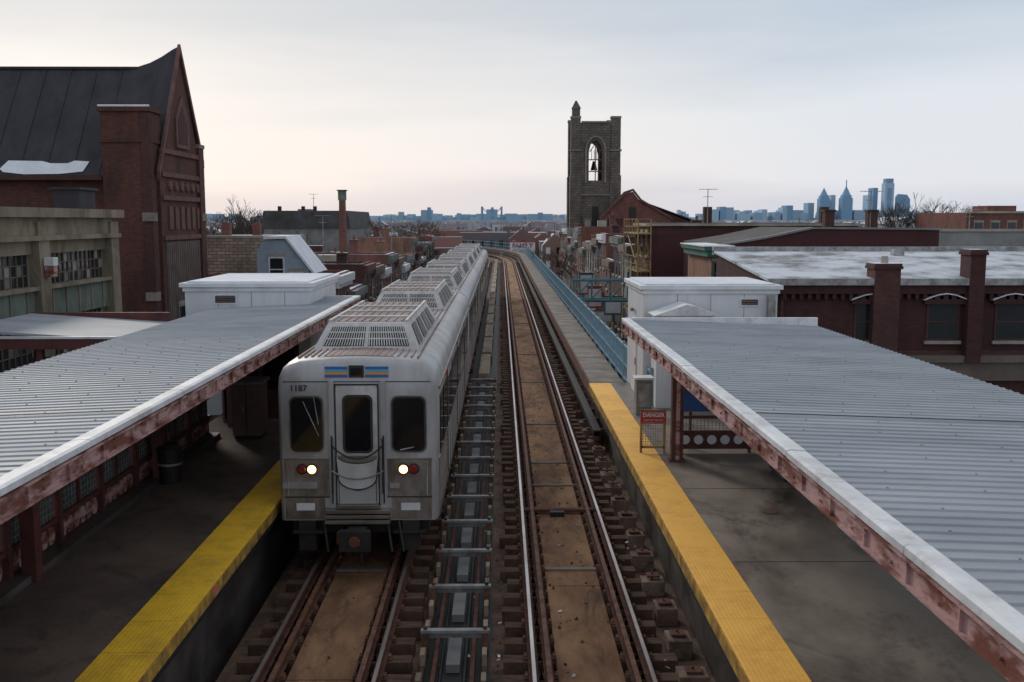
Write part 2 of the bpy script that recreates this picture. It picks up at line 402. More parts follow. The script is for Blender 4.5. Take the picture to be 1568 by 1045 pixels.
# ------------------------------------------------------------ canopies
def canopy(xe,ze,xo,zo,y0,y1,seams,sgn):
    c=E('platform_canopy')
    b=B()
    y=y0; pts=[]
    while y<y1-.2:
        pts+=[(y,0),(y+.15,0),(y+.165,.015),(y+.19,.015)]
        y+=.21
    pts.append((y1,0))
    for i in range(len(pts)-1):
        (ya,ha),(yb,hb)=pts[i],pts[i+1]
        b.face([(xe,ya,ze+ha),(xo,ya,zo+ha),(xo,yb,zo+hb),(xe,yb,ze+hb)],ROOFM)
    b.done('corrugated_roof',c)
    b=B()
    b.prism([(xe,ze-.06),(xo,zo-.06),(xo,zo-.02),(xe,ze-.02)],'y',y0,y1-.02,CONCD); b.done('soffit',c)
    b=B()
    for s in seams:
        b.prism([(xe+sgn*.05,ze+.018),(xo,zo+.018),(xo,zo+.025),(xe+sgn*.05,ze+.025)],'y',s-.022,s+.022,BLK)
    y=y0+.18; k=0
    while y<min(y1,20):
        for j in range(5):
            t=(j+.5+(k%2)*.25)/5.3; x=xe+(xo-xe)*t; z=ze+(zo-ze)*t+.013
            b.box(x-.009,x+.009,y-.009,y+.009,z,z+.009,GREYW)
        y+=.63;k+=1
    b.done('seams_and_screws',c)
    b=B()
    y=y0
    while y<y1:
        e=min(y+3.02,y1); dz=random.uniform(-.004,.008)
        b.prism([(xe-sgn*.10,ze-.03+dz),(xe+sgn*.10,ze-.005+dz),(xe+sgn*.10,ze+.035+dz),(xe-sgn*.06,ze+.045+dz),(xe-sgn*.10,ze+.03+dz)],'y',y,e-.015,FROST); y+=3.02
    b.done('edge_trim',c)
    b=B()
    x=xe-sgn*.04
    b.box(x-.015,x+.015,y0,y1,ze-.25,ze-.03,FASC)
    b.box(x-.05,x+.05,y0,y1,ze-.27,ze-.245,FASC); b.box(x-sgn*.06,x,y0,y1,ze-.075,ze-.05,FASC)
    y=y0+.4
    while y<y1:
        for dz in(-.10,-.2): b.tube((x-sgn*.015,y,ze+dz),(x-sgn*.035,y,ze+dz),.018,.014,FASC,6)
        b.box(x,x-sgn*.045,y+.5,y+.52,ze-.245,ze-.075,FASC)
        y+=.85
    b.box(min(xe,xo),max(xe,xo),y1-.02,y1+.02,ze-.26,ze-.03,FASC)
    b.box(min(xe,xo),max(xe,xo),y1-.05,y1+.06,min(ze,zo)-.02,ze+.04,FROST)
    b.done('fascia_beam',c)
    b=B(); y=y0+2
    while y<y1:
        xp=xe+sgn*(abs(xo-xe)*.78 if sgn>0 else 2.2)
        b.box(xp-.1,xp+.1,y-.1,y+.1,PF,ze-.3,REDST)
        b.box(min(xe+sgn*.1,xo),max(xe+sgn*.1,xo),y-.06,y+.06,ze-.30,ze-.2,REDST)
        y+=5.2
    b.done('posts_and_beams',c)
    return c
canopy(3.05,10.63,7.75,10.46,1,24.2,[12.2],1)
canopy(-4.3,10.76,-7.95,10.62,1,29.8,[11.8],-1)

# left windscreen wall
w=E('platform_windscreen'); b=B(); g=B()
X=-6.75
b.box(X-.08,X,2,22.6,PF,8.16,REDST); b.box(X,X+.28,2,22.6,PF,PF+.1,CONCD)
y=2.
while y<22.5:
    b.box(X-.1,X+.06,y-.05,y+.05,PF,10.4,REDST)
    b.box(X-.06,X-.02,y+.05,y+1.55,8.16,8.5,MAROON)
    for k in range(6): b.prism([(y+.12+k*.235,8.2),(y+.24+k*.235,8.2),(y+.30+k*.235,8.33),(y+.24+k*.235,8.46),(y+.12+k*.235,8.46),(y+.06+k*.235,8.33)],'x',X-.02,X+.005,FASC)
    b.box(X-.08,X+.03,y,y+1.55,8.5,8.57,REDST)
    b.box(X-.07,X+.03,y,y+1.55,8.95,9.0,REDST)
    b.box(X-.07,X+.02,y+.75,y+.8,8.57,8.95,REDST)
    g.box(X-.04,X-.03,y+.05,y+1.5,8.57,8.95,GLASSG)
    for k in range(12): g.box(X-.03,X-.024,y+.1+k*.12,y+.11+k*.12,8.57,8.95,STEEL)
    for k in range(3): g.box(X-.03,X-.024,y+.05,y+1.5,8.65+k*.1,8.66+k*.1,STEEL)
    g.box(X-.04,X-.03,y+.05,y+1.5,9.25,10.2,GLASSG)
    y+=1.6
b.box(X-.1,X+.07,2,22.6,9.0,9.2,BLUEB)
b.done('frame',w); g.done('glazing',w)
CABM=M('cabinet_faded_paint',(.24,.145,.135),(.15,.09,.085),1.5,.7,stretch=(1,1,.4))
c=E('electrical_cabinet'); b=B(); b.box(-6.1,-5.45,22.3,23.0,PF+.08,9.35,CABM); b.box(-6.15,-5.4,22.25,23.05,9.35,9.42,STEEL)
b.box(-5.79,-5.77,22.28,22.3,PF+.15,9.3,BLK); b.box(-5.86,-5.83,22.26,22.3,8.7,8.85,STEEL); b.box(-6.08,-5.47,22.35,22.95,PF,PF+.08,BLK); b.done('body',c,bevel=.01)
c=E('platform_shelter'); b=B()
for x in(-6.8,-5.9,-5.0): b.box(x-.05,x+.05,24.2,24.3,PF,10.35,REDST)
b.box(-6.8,-5.0,24.2,24.26,PF+.1,8.9,REDST); b.box(-6.8,-5.0,24.2,24.26,9.9,10.3,REDST)
b.box(-6.75,-5.95,24.22,24.24,8.9,9.9,GLASS); b.box(-5.85,-5.05,24.22,24.24,8.9,9.9,GLASS)
b.done('panels',c)
c=E('litter_bin'); b=B(); b.tube((-6.3,18.6,PF),(-6.3,18.6,8.75),.2,.23,BLK,16); b.tube((-6.3,18.6,8.75),(-6.3,18.6,8.82),.25,.17,BLK,16); b.tube((-6.3,18.6,PF+.35),(-6.3,18.6,PF+.39),.225,.228,STEEL,16); b.done('body',c)

# ------------------------------------------------------------ equipment sheds
def shed(x0,x1,y0,y1,z0,z1,louvres,name='equipment_shed'):
    s=E(name); b=B(); b.box(x0,x1,y0,y1,z0,z1,WHITE); b.done('walls',s,bevel=.02)
    b=B(); b.box(x0-.12,x1+.12,y0-.12,y1+.12,z1,z1+.12,WHITE2,SNOW); b.box(x0-.05,x1+.05,y0-.05,y1+.05,z1-.12,z1-.001,WHITE2)
    b.box(x0+.05,x1-.05,y0+.05,y1-.05,z1+.12,z1+.16,SNOW); b.done('roof',s,bevel=.015)
    b=B()
    for(xa,xb,za,zb) in louvres:
        b.box(xa,xb,y0-.03,y0-.005,za,zb,WHITE2); b.box(xa+.05,xb-.05,y0-.034,y0-.03,za+.05,zb-.05,BLK)
        k=za+.07
        while k<zb-.06: b.prism([(y0-.07,k),(y0-.035,k+.03),(y0-.035,k+.04),(y0-.07,k+.01)],'x',xa+.05,xb-.05,BROWNP); k+=.06
    x=x0+.92
    while x<x1: b.box(x-.008,x+.008,y0-.006,y0-.001,z0,z1-.12,STEEL); x+=.92
    b.done('louvres_and_seams',s); return s
s=shed(3.92,7.6,27.2,30.6,PF,11.15,[(6.55,7.1,10.68,10.93)])
b=B(); b.box(3.88,3.915,28.4,29.3,PF,10.2,WHITE2); b.box(3.8,3.88,28.9,29.1,10.4,10.5,STEEL); b.box(3.86,3.9,28.42,28.46,8.9,9.1,BLK)
b.box(7.3,7.5,27.0,27.18,8.2,11.0,STEEL); b.done('door_and_conduit',s)
b=B(); b.box(4.1,5.6,26.0,26.9,PF,10.55,WHITE); b.prism([(4.0,10.55),(5.75,10.55),(5.1,10.8),(4.85,10.84)],'y',25.9,27.0,FROST); b.done('annex',s)
shed(-8.75,-5.3,27.6,32,7.6,11.2,[(-7.95,-7.3,10.72,11.02)])

# small canopy over the stairs, left
s=E('stairway_roof'); b=B()
b.prism([(-13.0,10.42),(-9.2,10.18),(-9.2,10.24),(-13.0,10.48)],'y',23.6,27.6,ROOFM)
b.box(-13.0,-9.2,23.5,23.6,10.0,10.25,REDST); b.box(-9.2,-9.1,23.5,27.6,9.95,10.22,REDST); b.box(-13,-9.2,27.6,27.7,10.0,10.5,REDST)
b.box(-13.0,-9.1,23.48,23.62,10.25,10.3,FROST)
for x in(-12.8,-11,-9.3):
    for y in(23.7,27.4): b.box(x-.07,x+.07,y-.07,y+.07,0,10.1,REDST)
b.box(-12.9,-9.2,27.3,27.35,7.9,9.3,PINK); b.done('roof',s)

# ------------------------------------------------------------ end-of-platform gate, danger sign, railing
g=E('platform_end_gate'); b=B()
for x in(3.0,3.5): b.box(x-.025,x+.025,20.88,20.93,PF,9.02,YESC)
b.box(3.0,3.5,20.88,20.93,8.97,9.02,YESC); b.box(3.0,3.5,20.88,20.93,PF+.1,PF+.15,YESC)
for k in range(9): b.box(3.04+k*.052,3.05+k*.052,20.9,20.91,PF+.15,8.97,STEEL)
for k in range(14): b.box(3.0,3.5,20.9,20.906,PF+.18+k*.058,PF+.188+k*.058,STEEL)
b.done('mesh_frame',g)
SIGNR=M('sign_red',(.45,.03,.03),(.38,.025,.025),2,.5)
s=E('danger_sign'); b=B(); b.box(2.98,3.52,20.84,20.87,8.72,9.0,SIGNR); b.box(3.0,3.5,20.837,20.8395,8.74,8.745,WHITE2); b.box(3.0,3.5,20.837,20.8395,8.975,8.98,WHITE2); b.done('plate',s)
text('sign_text','DANGER',(3.25,20.835,8.91),.115,WHITE2,s,bold=.003); text('sign_small_text','KEEP OFF TRACKS',(3.25,20.835,8.80),.05,WHITE2,s)
g=E('canopy_end_post'); b=B(); b.box(3.52,3.76,20.1,20.3,PF,10.4,REDST); b.box(3.47,3.81,20.05,20.35,PF,PF+.04,REDST)
b.box(3.60,3.68,20.08,20.1,PF,10.4,FASC); b.done('post',g,bevel=.008)
g=E('platform_end_railing'); b=B()
b.box(3.78,6.9,20.9,20.96,8.82,8.88,REDST); b.box(3.78,6.9,20.9,20.96,8.50,8.56,REDST); b.box(3.78,6.9,20.9,20.96,8.16,8.22,REDST)
b.box(3.78,6.9,20.92,20.94,8.22,8.50,REDST)
for k in range(11):
    x=3.95+k*.285; b.tube((x,20.915,8.36),(x,20.90,8.36),.10,.10,WHITE2,18)
for k in range(40): b.box(3.8+k*.08,3.81+k*.08,20.925,20.935,8.56,8.82,STEEL)
for k in range(4): b.box(3.78,6.9,20.925,20.935,8.6+k*.06,8.606+k*.06,STEEL)
for x in(3.78,5.3,6.9): b.box(x,x+.06,20.88,20.98,PF,8.9,REDST)
b.done('panel',g)
g=E('station_sign'); b=B(); b.box(3.85,5.9,21.3,21.36,8.9,9.5,BLUEB); b.box(3.85,5.9,21.29,21.3,9.5,9.7,WHITE2)
for x in(4.1,5.6): b.box(x,x+.06,21.3,21.36,PF,8.9,REDST)
b.done('board',g); text('sign_name','TIOGA',(4.9,21.28,9.2),.3,WHITE2,g)
c=E('storage_box'); b=B(); b.box(5.35,6.5,18.4,19.4,PF+.05,8.75,M('dark_green_box',(.05,.085,.08),(.03,.05,.05),2,.5)); b.box(5.3,6.55,18.35,19.45,8.75,8.82,BLK)
for k in range(5): b.box(5.45,6.4,18.37,18.4,8.2+k*.1,8.23+k*.1,BLK)
b.box(5.4,6.45,18.45,19.35,PF,PF+.05,BLK); b.done('box',c,bevel=.015)
c=E('signal_cabinet'); b=B(); b.box(3.45,3.85,25.0,25.4,PF,9.0,GREYW); b.box(3.4,3.9,24.95,25.45,9.0,9.06,FROST); b.box(3.5,3.8,24.97,25.0,8.3,8.9,STEEL); b.done('body',c,bevel=.01)

# walkway & fence
w=E('maintenance_walkway'); b=B(); sweep(b,2.9,4.0,7.6,7.78,30.2,300,CONC); sweep(b,2.86,2.92,7.4,7.8,30.2,300,RAILS)
y=32
while y<150: b.box(2.93,3.98,y,y+.03,7.782,7.786,BLK); y+=3
b.done('slab',w)
f=E('steel_railing'); b=B()
for z in(7.9,8.35,8.95): sweep(b,4.02,4.08,z,z+.06,26.5,300,FBLUE)
y=26.5
while y<300:
    X,Y=P(y,4.05); b.box(X-.04,X+.04,Y-.04,Y+.04,7.6,9.1,FBLUE); y+=2
y=26.5
while y<120: b.box(4.03,4.06,y-.012,y+.012,7.95,8.95,FBLUE); y+=.2
b.done('rails_and_pickets',f)
f=E('steel_railing'); b=B()
for z in(8.35,8.95): sweep(b,-4.2,-4.15,z,z+.05,40,300,FBLUE)
y=40
while y<300:
    X,Y=P(y,-4.17); b.box(X-.04,X+.04,Y-.04,Y+.04,6.6,9,FBLUE); y+=2
b.done('rails',f)

# ------------------------------------------------------------ train
TW=M('train_silver_paint',(.46,.46,.475),(.31,.305,.30),1.3,.42,metal=.3,stretch=(1,1,.35),lo=.3,hi=.6,dirt=(.23,.20,.17),dscale=1.3,damt=.5)
TS=M('train_stainless',(.42,.38,.34),(.22,.185,.16),1.1,.3,metal=.75,stretch=(1,.3,3))
TGR=M('train_grime_and_reflection',(.33,.295,.265),(.145,.115,.092),1.6,.4,metal=.45,stretch=(1.4,1,.7),lo=.35,hi=.62,dirt=(.09,.065,.045),dscale=1.6,damt=.65)  # brown carries grime plus painted-in warm reflections low on the front
TR_=M('train_roof',(.33,.25,.235),(.19,.14,.13),1.5,.75,stretch=(1,.3,1))
TG=M('train_window',(.012,.013,.015),(.006,.006,.007),.5,.05)
TAC=M('train_hvac_paint',(.60,.60,.60),(.40,.38,.37),1.6,.55,metal=.1,stretch=(1,1,.5),dirt=(.25,.22,.2),dscale=1.5,damt=.5)
RUB=M('train_rubber',(.03,.03,.032),(.02,.02,.02),2,.5)
UNDER=M('train_underframe',(.035,.03,.028),(.015,.013,.012),3,.8)
ORNG=M('stripe_orange',(.7,.3,.05),(.65,.28,.05),2,.4); SBLU=M('stripe_blue',(.03,.15,.4),(.02,.12,.35),2,.4); SYEL=M('stripe_light_blue',(.1,.4,.6),(.1,.35,.55),2,.4)
tr=E('subway_train')
prof=[(-1.385,.84),(-1.385,3.18),(-1.365,3.36),(-1.30,3.50),(-1.18,3.60),(-1.0,3.655),(-.5,3.70),(0,3.715)]
prof=prof+[(-x,z) for x,z in prof[::-1][1:]]
def sect(y,k,dz=0): return [(TL+x*k,y,RT+.84+(z-.84)*(1-(1-k)*.6)+dz) for x,z in prof]
def car(y0,L,first):
    b=B(); k0=.935 if first else .96
    b.loft([sect(y0,k0),sect(y0+.035,.968),sect(y0+.12,.99),sect(y0+.26,1),sect(y0+L-.26,1),sect(y0+L-.1,.985),sect(y0+L,.95)],TW)
    b.done('body_shell',tr,smooth=True)
    b=B()
    for i in range(-9,10):
        x=TL+i*.115; z=3.70-abs(i*.115)**2*.035-.012
        b.box(x-.016,x+.016,y0+.28,y0+L-.3,RT+z,RT+z+.035,TR_)
    b.prism([(TL-1.1,RT+3.62),(TL-.5,RT+3.705),(TL,RT+3.722),(TL+.5,RT+3.705),(TL+1.1,RT+3.62),(TL+1.0,RT+3.5),(TL-1.0,RT+3.5)],'y',y0+.2,y0+L-.2,TR_)
    b.done('ribbed_roof',tr)
    b=B()
    for ya in(y0+1.15,y0+9.4):
        L2=5.6; h=.44; x0,x1=TL-.98,TL+.98; xt0,xt1=TL-.74,TL+.74; zb=RT+3.63; zt=RT+3.70+h
        bo=[(x0,ya,zb),(x1,ya,zb),(x1,ya+L2,zb),(x0,ya+L2,zb)]; to=[(xt0,ya+.5,zt),(xt1,ya+.5,zt),(xt1,ya+L2-.5,zt),(xt0,ya+L2-.5,zt)]
        b.face(to,TAC)
        for i in range(4):
            j=(i+1)%4; q=[bo[i],bo[j],to[j],to[i]]; b.face(q,TAC)
            if i==0:
                for u0,u1 in((.07,.48),(.52,.93)):
                    b.sub(q,u0,u1,.22,.85,.008,UNDER)
                    for t in range(16):
                        uu=u0+(u1-u0)*(t+.5)/16; b.sub(q,uu-.007,uu+.004,.22,.85,.02,TAC)
                    for t in (.42,.63): b.sub(q,u0,u1,t,t+.04,.022,TAC)
                b.sub(q,-.01,1.01,0,.1,.02,TAC)
            if i in(1,3):
                for t in range(4):
                    b.sub(q,.08+t*.22,.25+t*.22,.15,.85,.008,UNDER)
                    for s in range(6): b.sub(q,.085+t*.22+s*.028,.095+t*.22+s*.028,.15,.85,.02,TAC)
        b.box(xt0+.08,xt1-.08,ya+.6,ya+L2-.6,zt-.01,zt+.012,TR_)
        for i in range(9): b.box(xt0+.14+i*.15,xt0+.17+i*.15,ya+.62,ya+L2-.62,zt+.012,zt+.03,TR_)
        for yy in(ya+1.3,ya+2.5,ya+3.7):
            b.box(xt0+.02,xt1-.02,yy,yy+.14,zt+.005,zt+.045,TAC)
        for sx in(-1,1): b.box(TL+sx*.68,TL+sx*.74,ya+.5,ya+L2-.5,zt-.005,zt+.05,TAC)
    b.done('air_conditioning_units',tr,bevel=.006)
    for sx in(-1,1):
        b=B(); X=TL+sx*1.385
        def sb(y_0,y_1,z0,z1,m,o0=0,o1=.012): b.box(X+sx*o0,X+sx*o1,y0+y_0,y0+y_1,RT+z0,RT+z1,m)
        sb(.3,L-.3,.93,1.82,TGR,0,.008)
        for k in range(9): sb(.35,L-.35,.95+k*.1,.99+k*.1,TS,0,.016)
        for dy in(3.0,7.6,12.2):
            sb(dy,dy+1.35,.95,3.05,TW,0,.022); sb(dy+.1,dy+.6,1.95,2.9,TG,.022,.028); sb(dy+.75,dy+1.25,1.95,2.9,TG,.022,.028); sb(dy+.665,dy+.685,.95,3.05,RUB,.022,.028)
            sb(dy-.05,dy,.95,3.1,RUB,0,.024); sb(dy+1.35,dy+1.4,.95,3.1,RUB,0,.024)
        for wy,wl in((.6,.7),(1.6,1.1),(4.7,2.5),(9.3,2.5),(13.9,1.6)):
            sb(wy,wy+wl,1.95,2.9,TG,0,.018); sb(wy-.04,wy+wl+.04,1.90,1.95,RUB,0,.02); sb(wy-.04,wy+wl+.04,2.9,2.95,RUB,0,.02)
        sb(.3,L-.3,3.1,3.16,TS,0,.03); sb(.3,L-.3,.84,.93,TS,0,.02); sb(.3,L-.3,1.86,1.89,ORNG,0,.016); sb(.3,L-.3,1.82,1.86,SBLU,0,.017)
        sb(2.5,2.6,3.0,3.12,SIGNR,.01,.05)
        b.done('side_panels',tr)
    b=B()
    b.box(TL-1.2,TL+1.2,y0+.25,y0+L-.2,RT+.55,RT+.84,UNDER)
    for yy in(2.2,6,8.5,11):
        b.box(TL-1.15,TL+1.15,y0+yy,y0+yy+1.3,RT+.3,RT+.56,UNDER)
    for yb in(1.6,3.4,12.6,14.4):
        for sx in(-1,1): b.tube((TL+sx*.76,y0+yb,RT+.36),(TL+sx*.88,y0+yb,RT+.36),.36,.36,UNDER,20)
        b.tube((TL-.8,y0+yb,RT+.36),(TL+.8,y0+yb,RT+.36),.08,.08,UNDER,8)
    for yb in(1.3,12.3):
        for sx in(-1,1): b.box(TL+sx*.95,TL+sx*1.1,y0+yb-.3,y0+yb+2.7,RT+.3,RT+.5,UNDER)
    b.done('bogies_and_underframe',tr)
Y0=16.9; CL=16.4
for i in range(4): car(Y0+i*16.85,CL,i==0)
for i in range(3):
    b=B(); yy=Y0+i*16.85+CL; b.box(TL-.7,TL+.7,yy-.05,yy+.5,RT+1.0,RT+3.3,RUB); b.done('gangway_bellows',tr)
F=Y0
def fb(b,x0,x1,z0,z1,m,d0=0.0,d1=.012): b.box(TL+x0,TL+x1,F-d1,F-d0,RT+z0,RT+z1,m)
def rrect(b,x0,x1,z0,z1,r,d,m,d0=0):
    pts=[]
    for cx,cz,a0 in((x1-r,z1-r,0),(x0+r,z1-r,90),(x0+r,z0+r,180),(x1-r,z0+r,270)):
        for k in range(5):
            a=math.radians(a0+k*22.5); pts.append((TL+cx+r*math.cos(a),RT+cz+r*math.sin(a)))
    b.prism(pts,'y',F-d,F-d0,m)
b=B()
for x0,x1,z0,z1 in((-1.13,-.62,2.09,3.0),(.62,1.15,2.09,3.0)):
    rrect(b,x0-.05,x1+.05,z0-.05,z1+.05,.12,.010,TS); rrect(b,x0-.03,x1+.03,z0-.03,z1+.03,.11,.014,RUB); rrect(b,x0,x1,z0,z1,.09,.018,TG)
rrect(b,-.36,.35,1.12,3.22,.06,.02,TAC)
rrect(b,-.25,.27,2.04,3.06,.1,.03,RUB,.02); rrect(b,-.21,.23,2.08,3.02,.08,.036,TG,.02)
b.done('windscreens_and_door',tr)
b=B()
fb(b,-1.275,-.5,1.27,1.925,TGR,0,.008); fb(b,.51,1.275,1.27,1.925,TGR,0,.008)
fb(b,-1.27,-.58,.86,1.245,TGR,0,.009); fb(b,.58,1.27,.86,1.245,TGR,0,.009)
b.done('lower_front_panels',tr)
b=B()
for x in(-.44,.45):
    fb(b,x-.045,x+.045,1.05,3.3,TW,0,.03); fb(b,x-.012,x+.012,1.15,2.35,RUB,.03,.05)
fb(b,-.385,-.362,1.1,3.25,RUB,0,.024); fb(b,.352,.375,1.1,3.25,RUB,0,.024); fb(b,-.385,.375,3.225,3.25,RUB,0,.026)
for x in(-.43,.44):
    b.tube((TL+x,F-.1,RT+1.35),(TL+x,F-.1,RT+2.3),.016,.016,BLK,8)
    for z in(1.35,2.3): b.tube((TL+x,F-.02,RT+z),(TL+x,F-.1,RT+z),.014,.014,BLK,8)
fb(b,-1.27,1.27,3.28,3.295,RUB,0,.01)
fb(b,-1.28,-.5,1.93,1.95,TS,0,.02); fb(b,.5,1.28,1.93,1.95,TS,0,.02)
fb(b,-1.28,-.5,1.248,1.268,RUB,0,.014); fb(b,.5,1.28,1.248,1.268,RUB,0,.014)
b.done('door_posts_and_handrails',tr,bevel=.004)
b=B()
for x0,x1 in((-.54,-.15),(.15,.55)):
    fb(b,x0,x1,3.50,3.55,SBLU); fb(b,x0,x1,3.455,3.495,SYEL); fb(b,x0,x1,3.41,3.45,ORNG); fb(b,x0,x1,3.36,3.405,SBLU)
fb(b,-.13,.13,3.36,3.57,RUB,0,.02); fb(b,-.1,.1,3.4,3.53,TG,.02,.026)
fb(b,-1.08,-.76,1.02,1.15,WHITE2,0,.018); fb(b,.74,1.07,1.02,1.15,WHITE2,0,.018)
fb(b,-1.3,-.7,1.42,1.53,TW,0,.06); fb(b,.55,.72,1.42,1.5,TW,0,.05)
b.done('markings_and_plates',tr,bevel=.003)
text('car_number','1187',(TL-1.0,F-.008,RT+3.17),.15,RUB,tr,bold=.002)
b=B()
fb(b,-.34,.33,1.15,2.0,TS,.021,.03)
pts=[]
for k in range(13):
    a=math.pi+math.pi*k/12; pts.append((TL+.34*math.cos(a),RT+1.62+.22*math.sin(a)))
pts+= [(TL+.38,RT+2.02)]+[(TL+.38*math.cos(math.pi*k/8),RT+2.03-.16*math.sin(math.pi*k/8)) for k in range(1,8)]+[(TL-.38,RT+2.02)]
b.prism(pts,'y',F-.09,F-.05,RUB)
b.prism([(TL+(p[0]-TL)*.94,RT+1.73+(p[1]-RT-1.73)*.93) for p in pts],'y',F-.105,F-.0905,TAC)
b.prism([(TL-.32,RT+1.15),(TL+.31,RT+1.15),(TL+.31,RT+1.58),(TL+.15,RT+1.42),(TL,RT+1.37),(TL-.15,RT+1.42),(TL-.32,RT+1.58)],'y',F-.06,F-.032,TW)
b.box(TL-.36,TL+.36,F-.15,F-.02,RT+1.08,RT+1.145,TS)
for z in(.86,.95,1.04): b.box(TL-.56,TL+.56,F-.2,F,RT+z-.03,RT+z+.03,TS)
b.box(TL-.5,TL+.5,F-.16,F,RT+.80,RT+.825,UNDER)
b.done('apron_and_anticlimber',tr,bevel=.008)
b=B()
for(xa,za,xb,zb,sag) in((-.44,2.2,.45,2.2,.24),(-.44,1.75,.45,1.75,.14)):
    N=12; pv=None
    for k in range(N+1):
        t=k/N; q=(TL+xa+(xb-xa)*t,F-.12,RT+za+(zb-za)*t-sag*4*t*(1-t))
        if pv: b.tube(pv,q,.014,.014,BLK if za>2 else STEEL,6)
        pv=q
b.tube((TL-.74,F-.05,RT+3.06),(TL-.66,F-.05,RT+2.55),.008,.008,STEEL,6); b.tube((TL-.92,F-.045,RT+2.95),(TL-.66,F-.045,RT+2.35),.008,.008,STEEL,6)
b.tube((TL+.74,F-.05,RT+2.1),(TL+.98,F-.05,RT+2.15),.012,.012,STEEL,6)
for x in(-1.2,1.2): b.tube((TL+x,F-.06,RT+1.3),(TL+x,F-.06,RT+1.9),.012,.012,STEEL,6)
b.done('chains_and_wipers',tr)
HL=emis('headlight_lit',(1,.50,.20),4.5); HLC=emis('headlight_filament',(1,.8,.55),12); LENS=M('red_lens',(.3,.02,.02),(.2,.01,.01),3,.2)
b=B()
for s in(-1,1):
    x0,x1=(.66,1.08) if s>0 else(-1.08,-.66)
    rrect(b,x0,x1,1.63,1.89,.125,.03,TS)
    for x,m,r in((.79,HL,.075),(.965,LENS,.07)):
        b.tube((TL+s*x,F-.03,RT+1.76),(TL+s*x,F-.06,RT+1.76),.1,.095,RUB,20)
        b.tube((TL+s*x,F-.061,RT+1.76),(TL+s*x,F-.075,RT+1.76),r,r*.85,m,20)
    b.tube((TL+s*.79,F-.0755,RT+1.76),(TL+s*.79,F-.08,RT+1.76),.028,.02,HLC,12)
b.done('headlights',tr)
b=B()
b.box(TL-.16,TL+.16,F-.45,F-.05,RT+.52,RT+.78,UNDER); b.box(TL-.26,TL+.26,F-.6,F-.45,RT+.46,RT+.82,UNDER); b.tube((TL,F-.62,RT+.64),(TL,F-.6,RT+.64),.1,.1,RAILS,14)
b.box(TL-.35,TL-.28,F-.3,F,RT+.5,RT+.7,RAILS); b.tube((TL+.1,F-.5,RT+.5),(TL+.1,F-.5,RT+.2),.03,.03,BLK,8)
for x in(-.9,.9): b.box(TL+x-.15,TL+x+.15,F-.02,F+.3,RT+.3,RT+.84,UNDER)
for x in(-.6,.5,.7): b.tube((TL+x,F-.05,RT+.84),(TL+x+.1,F-.25,RT+.35),.025,.025,BLK,8)
b.box(TL-1.15,TL-.6,F-.08,F+.1,RT+.62,RT+.66,UNDER); b.box(TL+.6,TL+1.15,F-.08,F+.1,RT+.62,RT+.66,UNDER)
b.done('coupler',tr,bevel=.008)

# ------------------------------------------------------------ generic building
WFR=M('window_frame',(.34,.32,.29),(.22,.2,.18),2,.7); SILL=M('stone_sill',(.36,.33,.29),(.25,.23,.2),2,.85)
def win(b,side,a0,a1,z0,z1,pos,frame=WFR):
    def bx(p0,p1,q0,q1,m,u,v_):
        if side=='f': b.box(p0,p1,pos-v_,pos-u,q0,q1,m)
        elif side=='e': b.box(pos+u,pos+v_,p0,p1,q0,q1,m)
        else: b.box(pos-v_,pos-u,p0,p1,q0,q1,m)
    bx(a0-.08,a1+.08,z0-.08,z1+.08,frame,0,.04)
    zm=(z0+z1)/2
    bx(a0,a1,z0,zm-.03,GLASS,.04,.046); bx(a0,a1,zm+.03,z1,GLASS,.04,.046)
    bx(a0-.15,a1+.15,z0-.2,z0-.081,SILL,0,.12); bx(a0-.12,a1+.12,z1+.081,z1+.26,SILL,0,.06)
def house(name,x0,x1,y0,y1,h,wm,rm,side,corn=REDST,chim=True,st=3):
    e=E(name); b=B(); b.box(x0,x1,y0,y1,0,h,wm); b.done('walls',e)
    b=B(); b.box(x0+.25,x1-.25,y0+.25,y1-.25,h,h+.04,rm)
    for q in((x0,x1,y0,y0+.25),(x0,x1,y1-.25,y1),(x0,x0+.25,y0+.25,y1-.25),(x1-.25,x1,y0+.25,y1-.25)): b.box(*q,h,h+.22,wm,SNOW if random.random()<.5 else wm)
    if random.random()<.6:
        u=random.uniform(x0+1,x1-3); b.box(u,u+random.uniform(1,2),y0+1,y0+2.2,h,h+random.uniform(.5,1.3),random.choice([GREYW,CREAM,WHITE,BR2]),SNOW)
    b.done('roof_and_parapet',e)
    b=B(); fx=x1 if side=='e' else x0
    s_=1 if side=='e' else -1
    b.box(fx,fx+s_*.35,y0+.03,y1-.03,h-.35,h+.12,corn); b.box(fx,fx+s_*.2,y0+.05,y1-.05,h-.6,h-.35,corn); b.done('cornice',e)
    b=B(); sh=h/st
    for k in range(st):
        z=k*sh+sh*.3
        n=max(2,int((y1-y0)/1.9))
        for i in range(n):
            c=y0+(i+.5)*(y1-y0)/n; win(b,side,c-.42,c+.42,z,z+sh*.52,fx,random.choice([WFR,WHITE2,WFR]))
        if k>=1:
            for xx in ([x0+1.6,x0+4] if x1-x0>5 else [x0+1.6]):
                if random.random()<.6: win(b,'f',xx-.4,xx+.4,z,z+sh*.48,y0)
    b.done('windows',e)
    if chim:
        b=B(); cx=random.uniform(x0+1,x1-1); cy=random.choice([y0+.5,y1-.5])
        hh=random.uniform(.7,1.5)
        b.box(cx-.35,cx+.35,cy-.25,cy+.25,h-.5,h+hh,wm); b.box(cx-.42,cx+.42,cy-.32,cy+.32,h+hh,h+hh+.12,wm,SNOW)
        b.tube((cx,cy,h+hh+.1),(cx,cy,h+hh+.45),.12,.1,PINK,8); b.done('chimney',e)
    return e
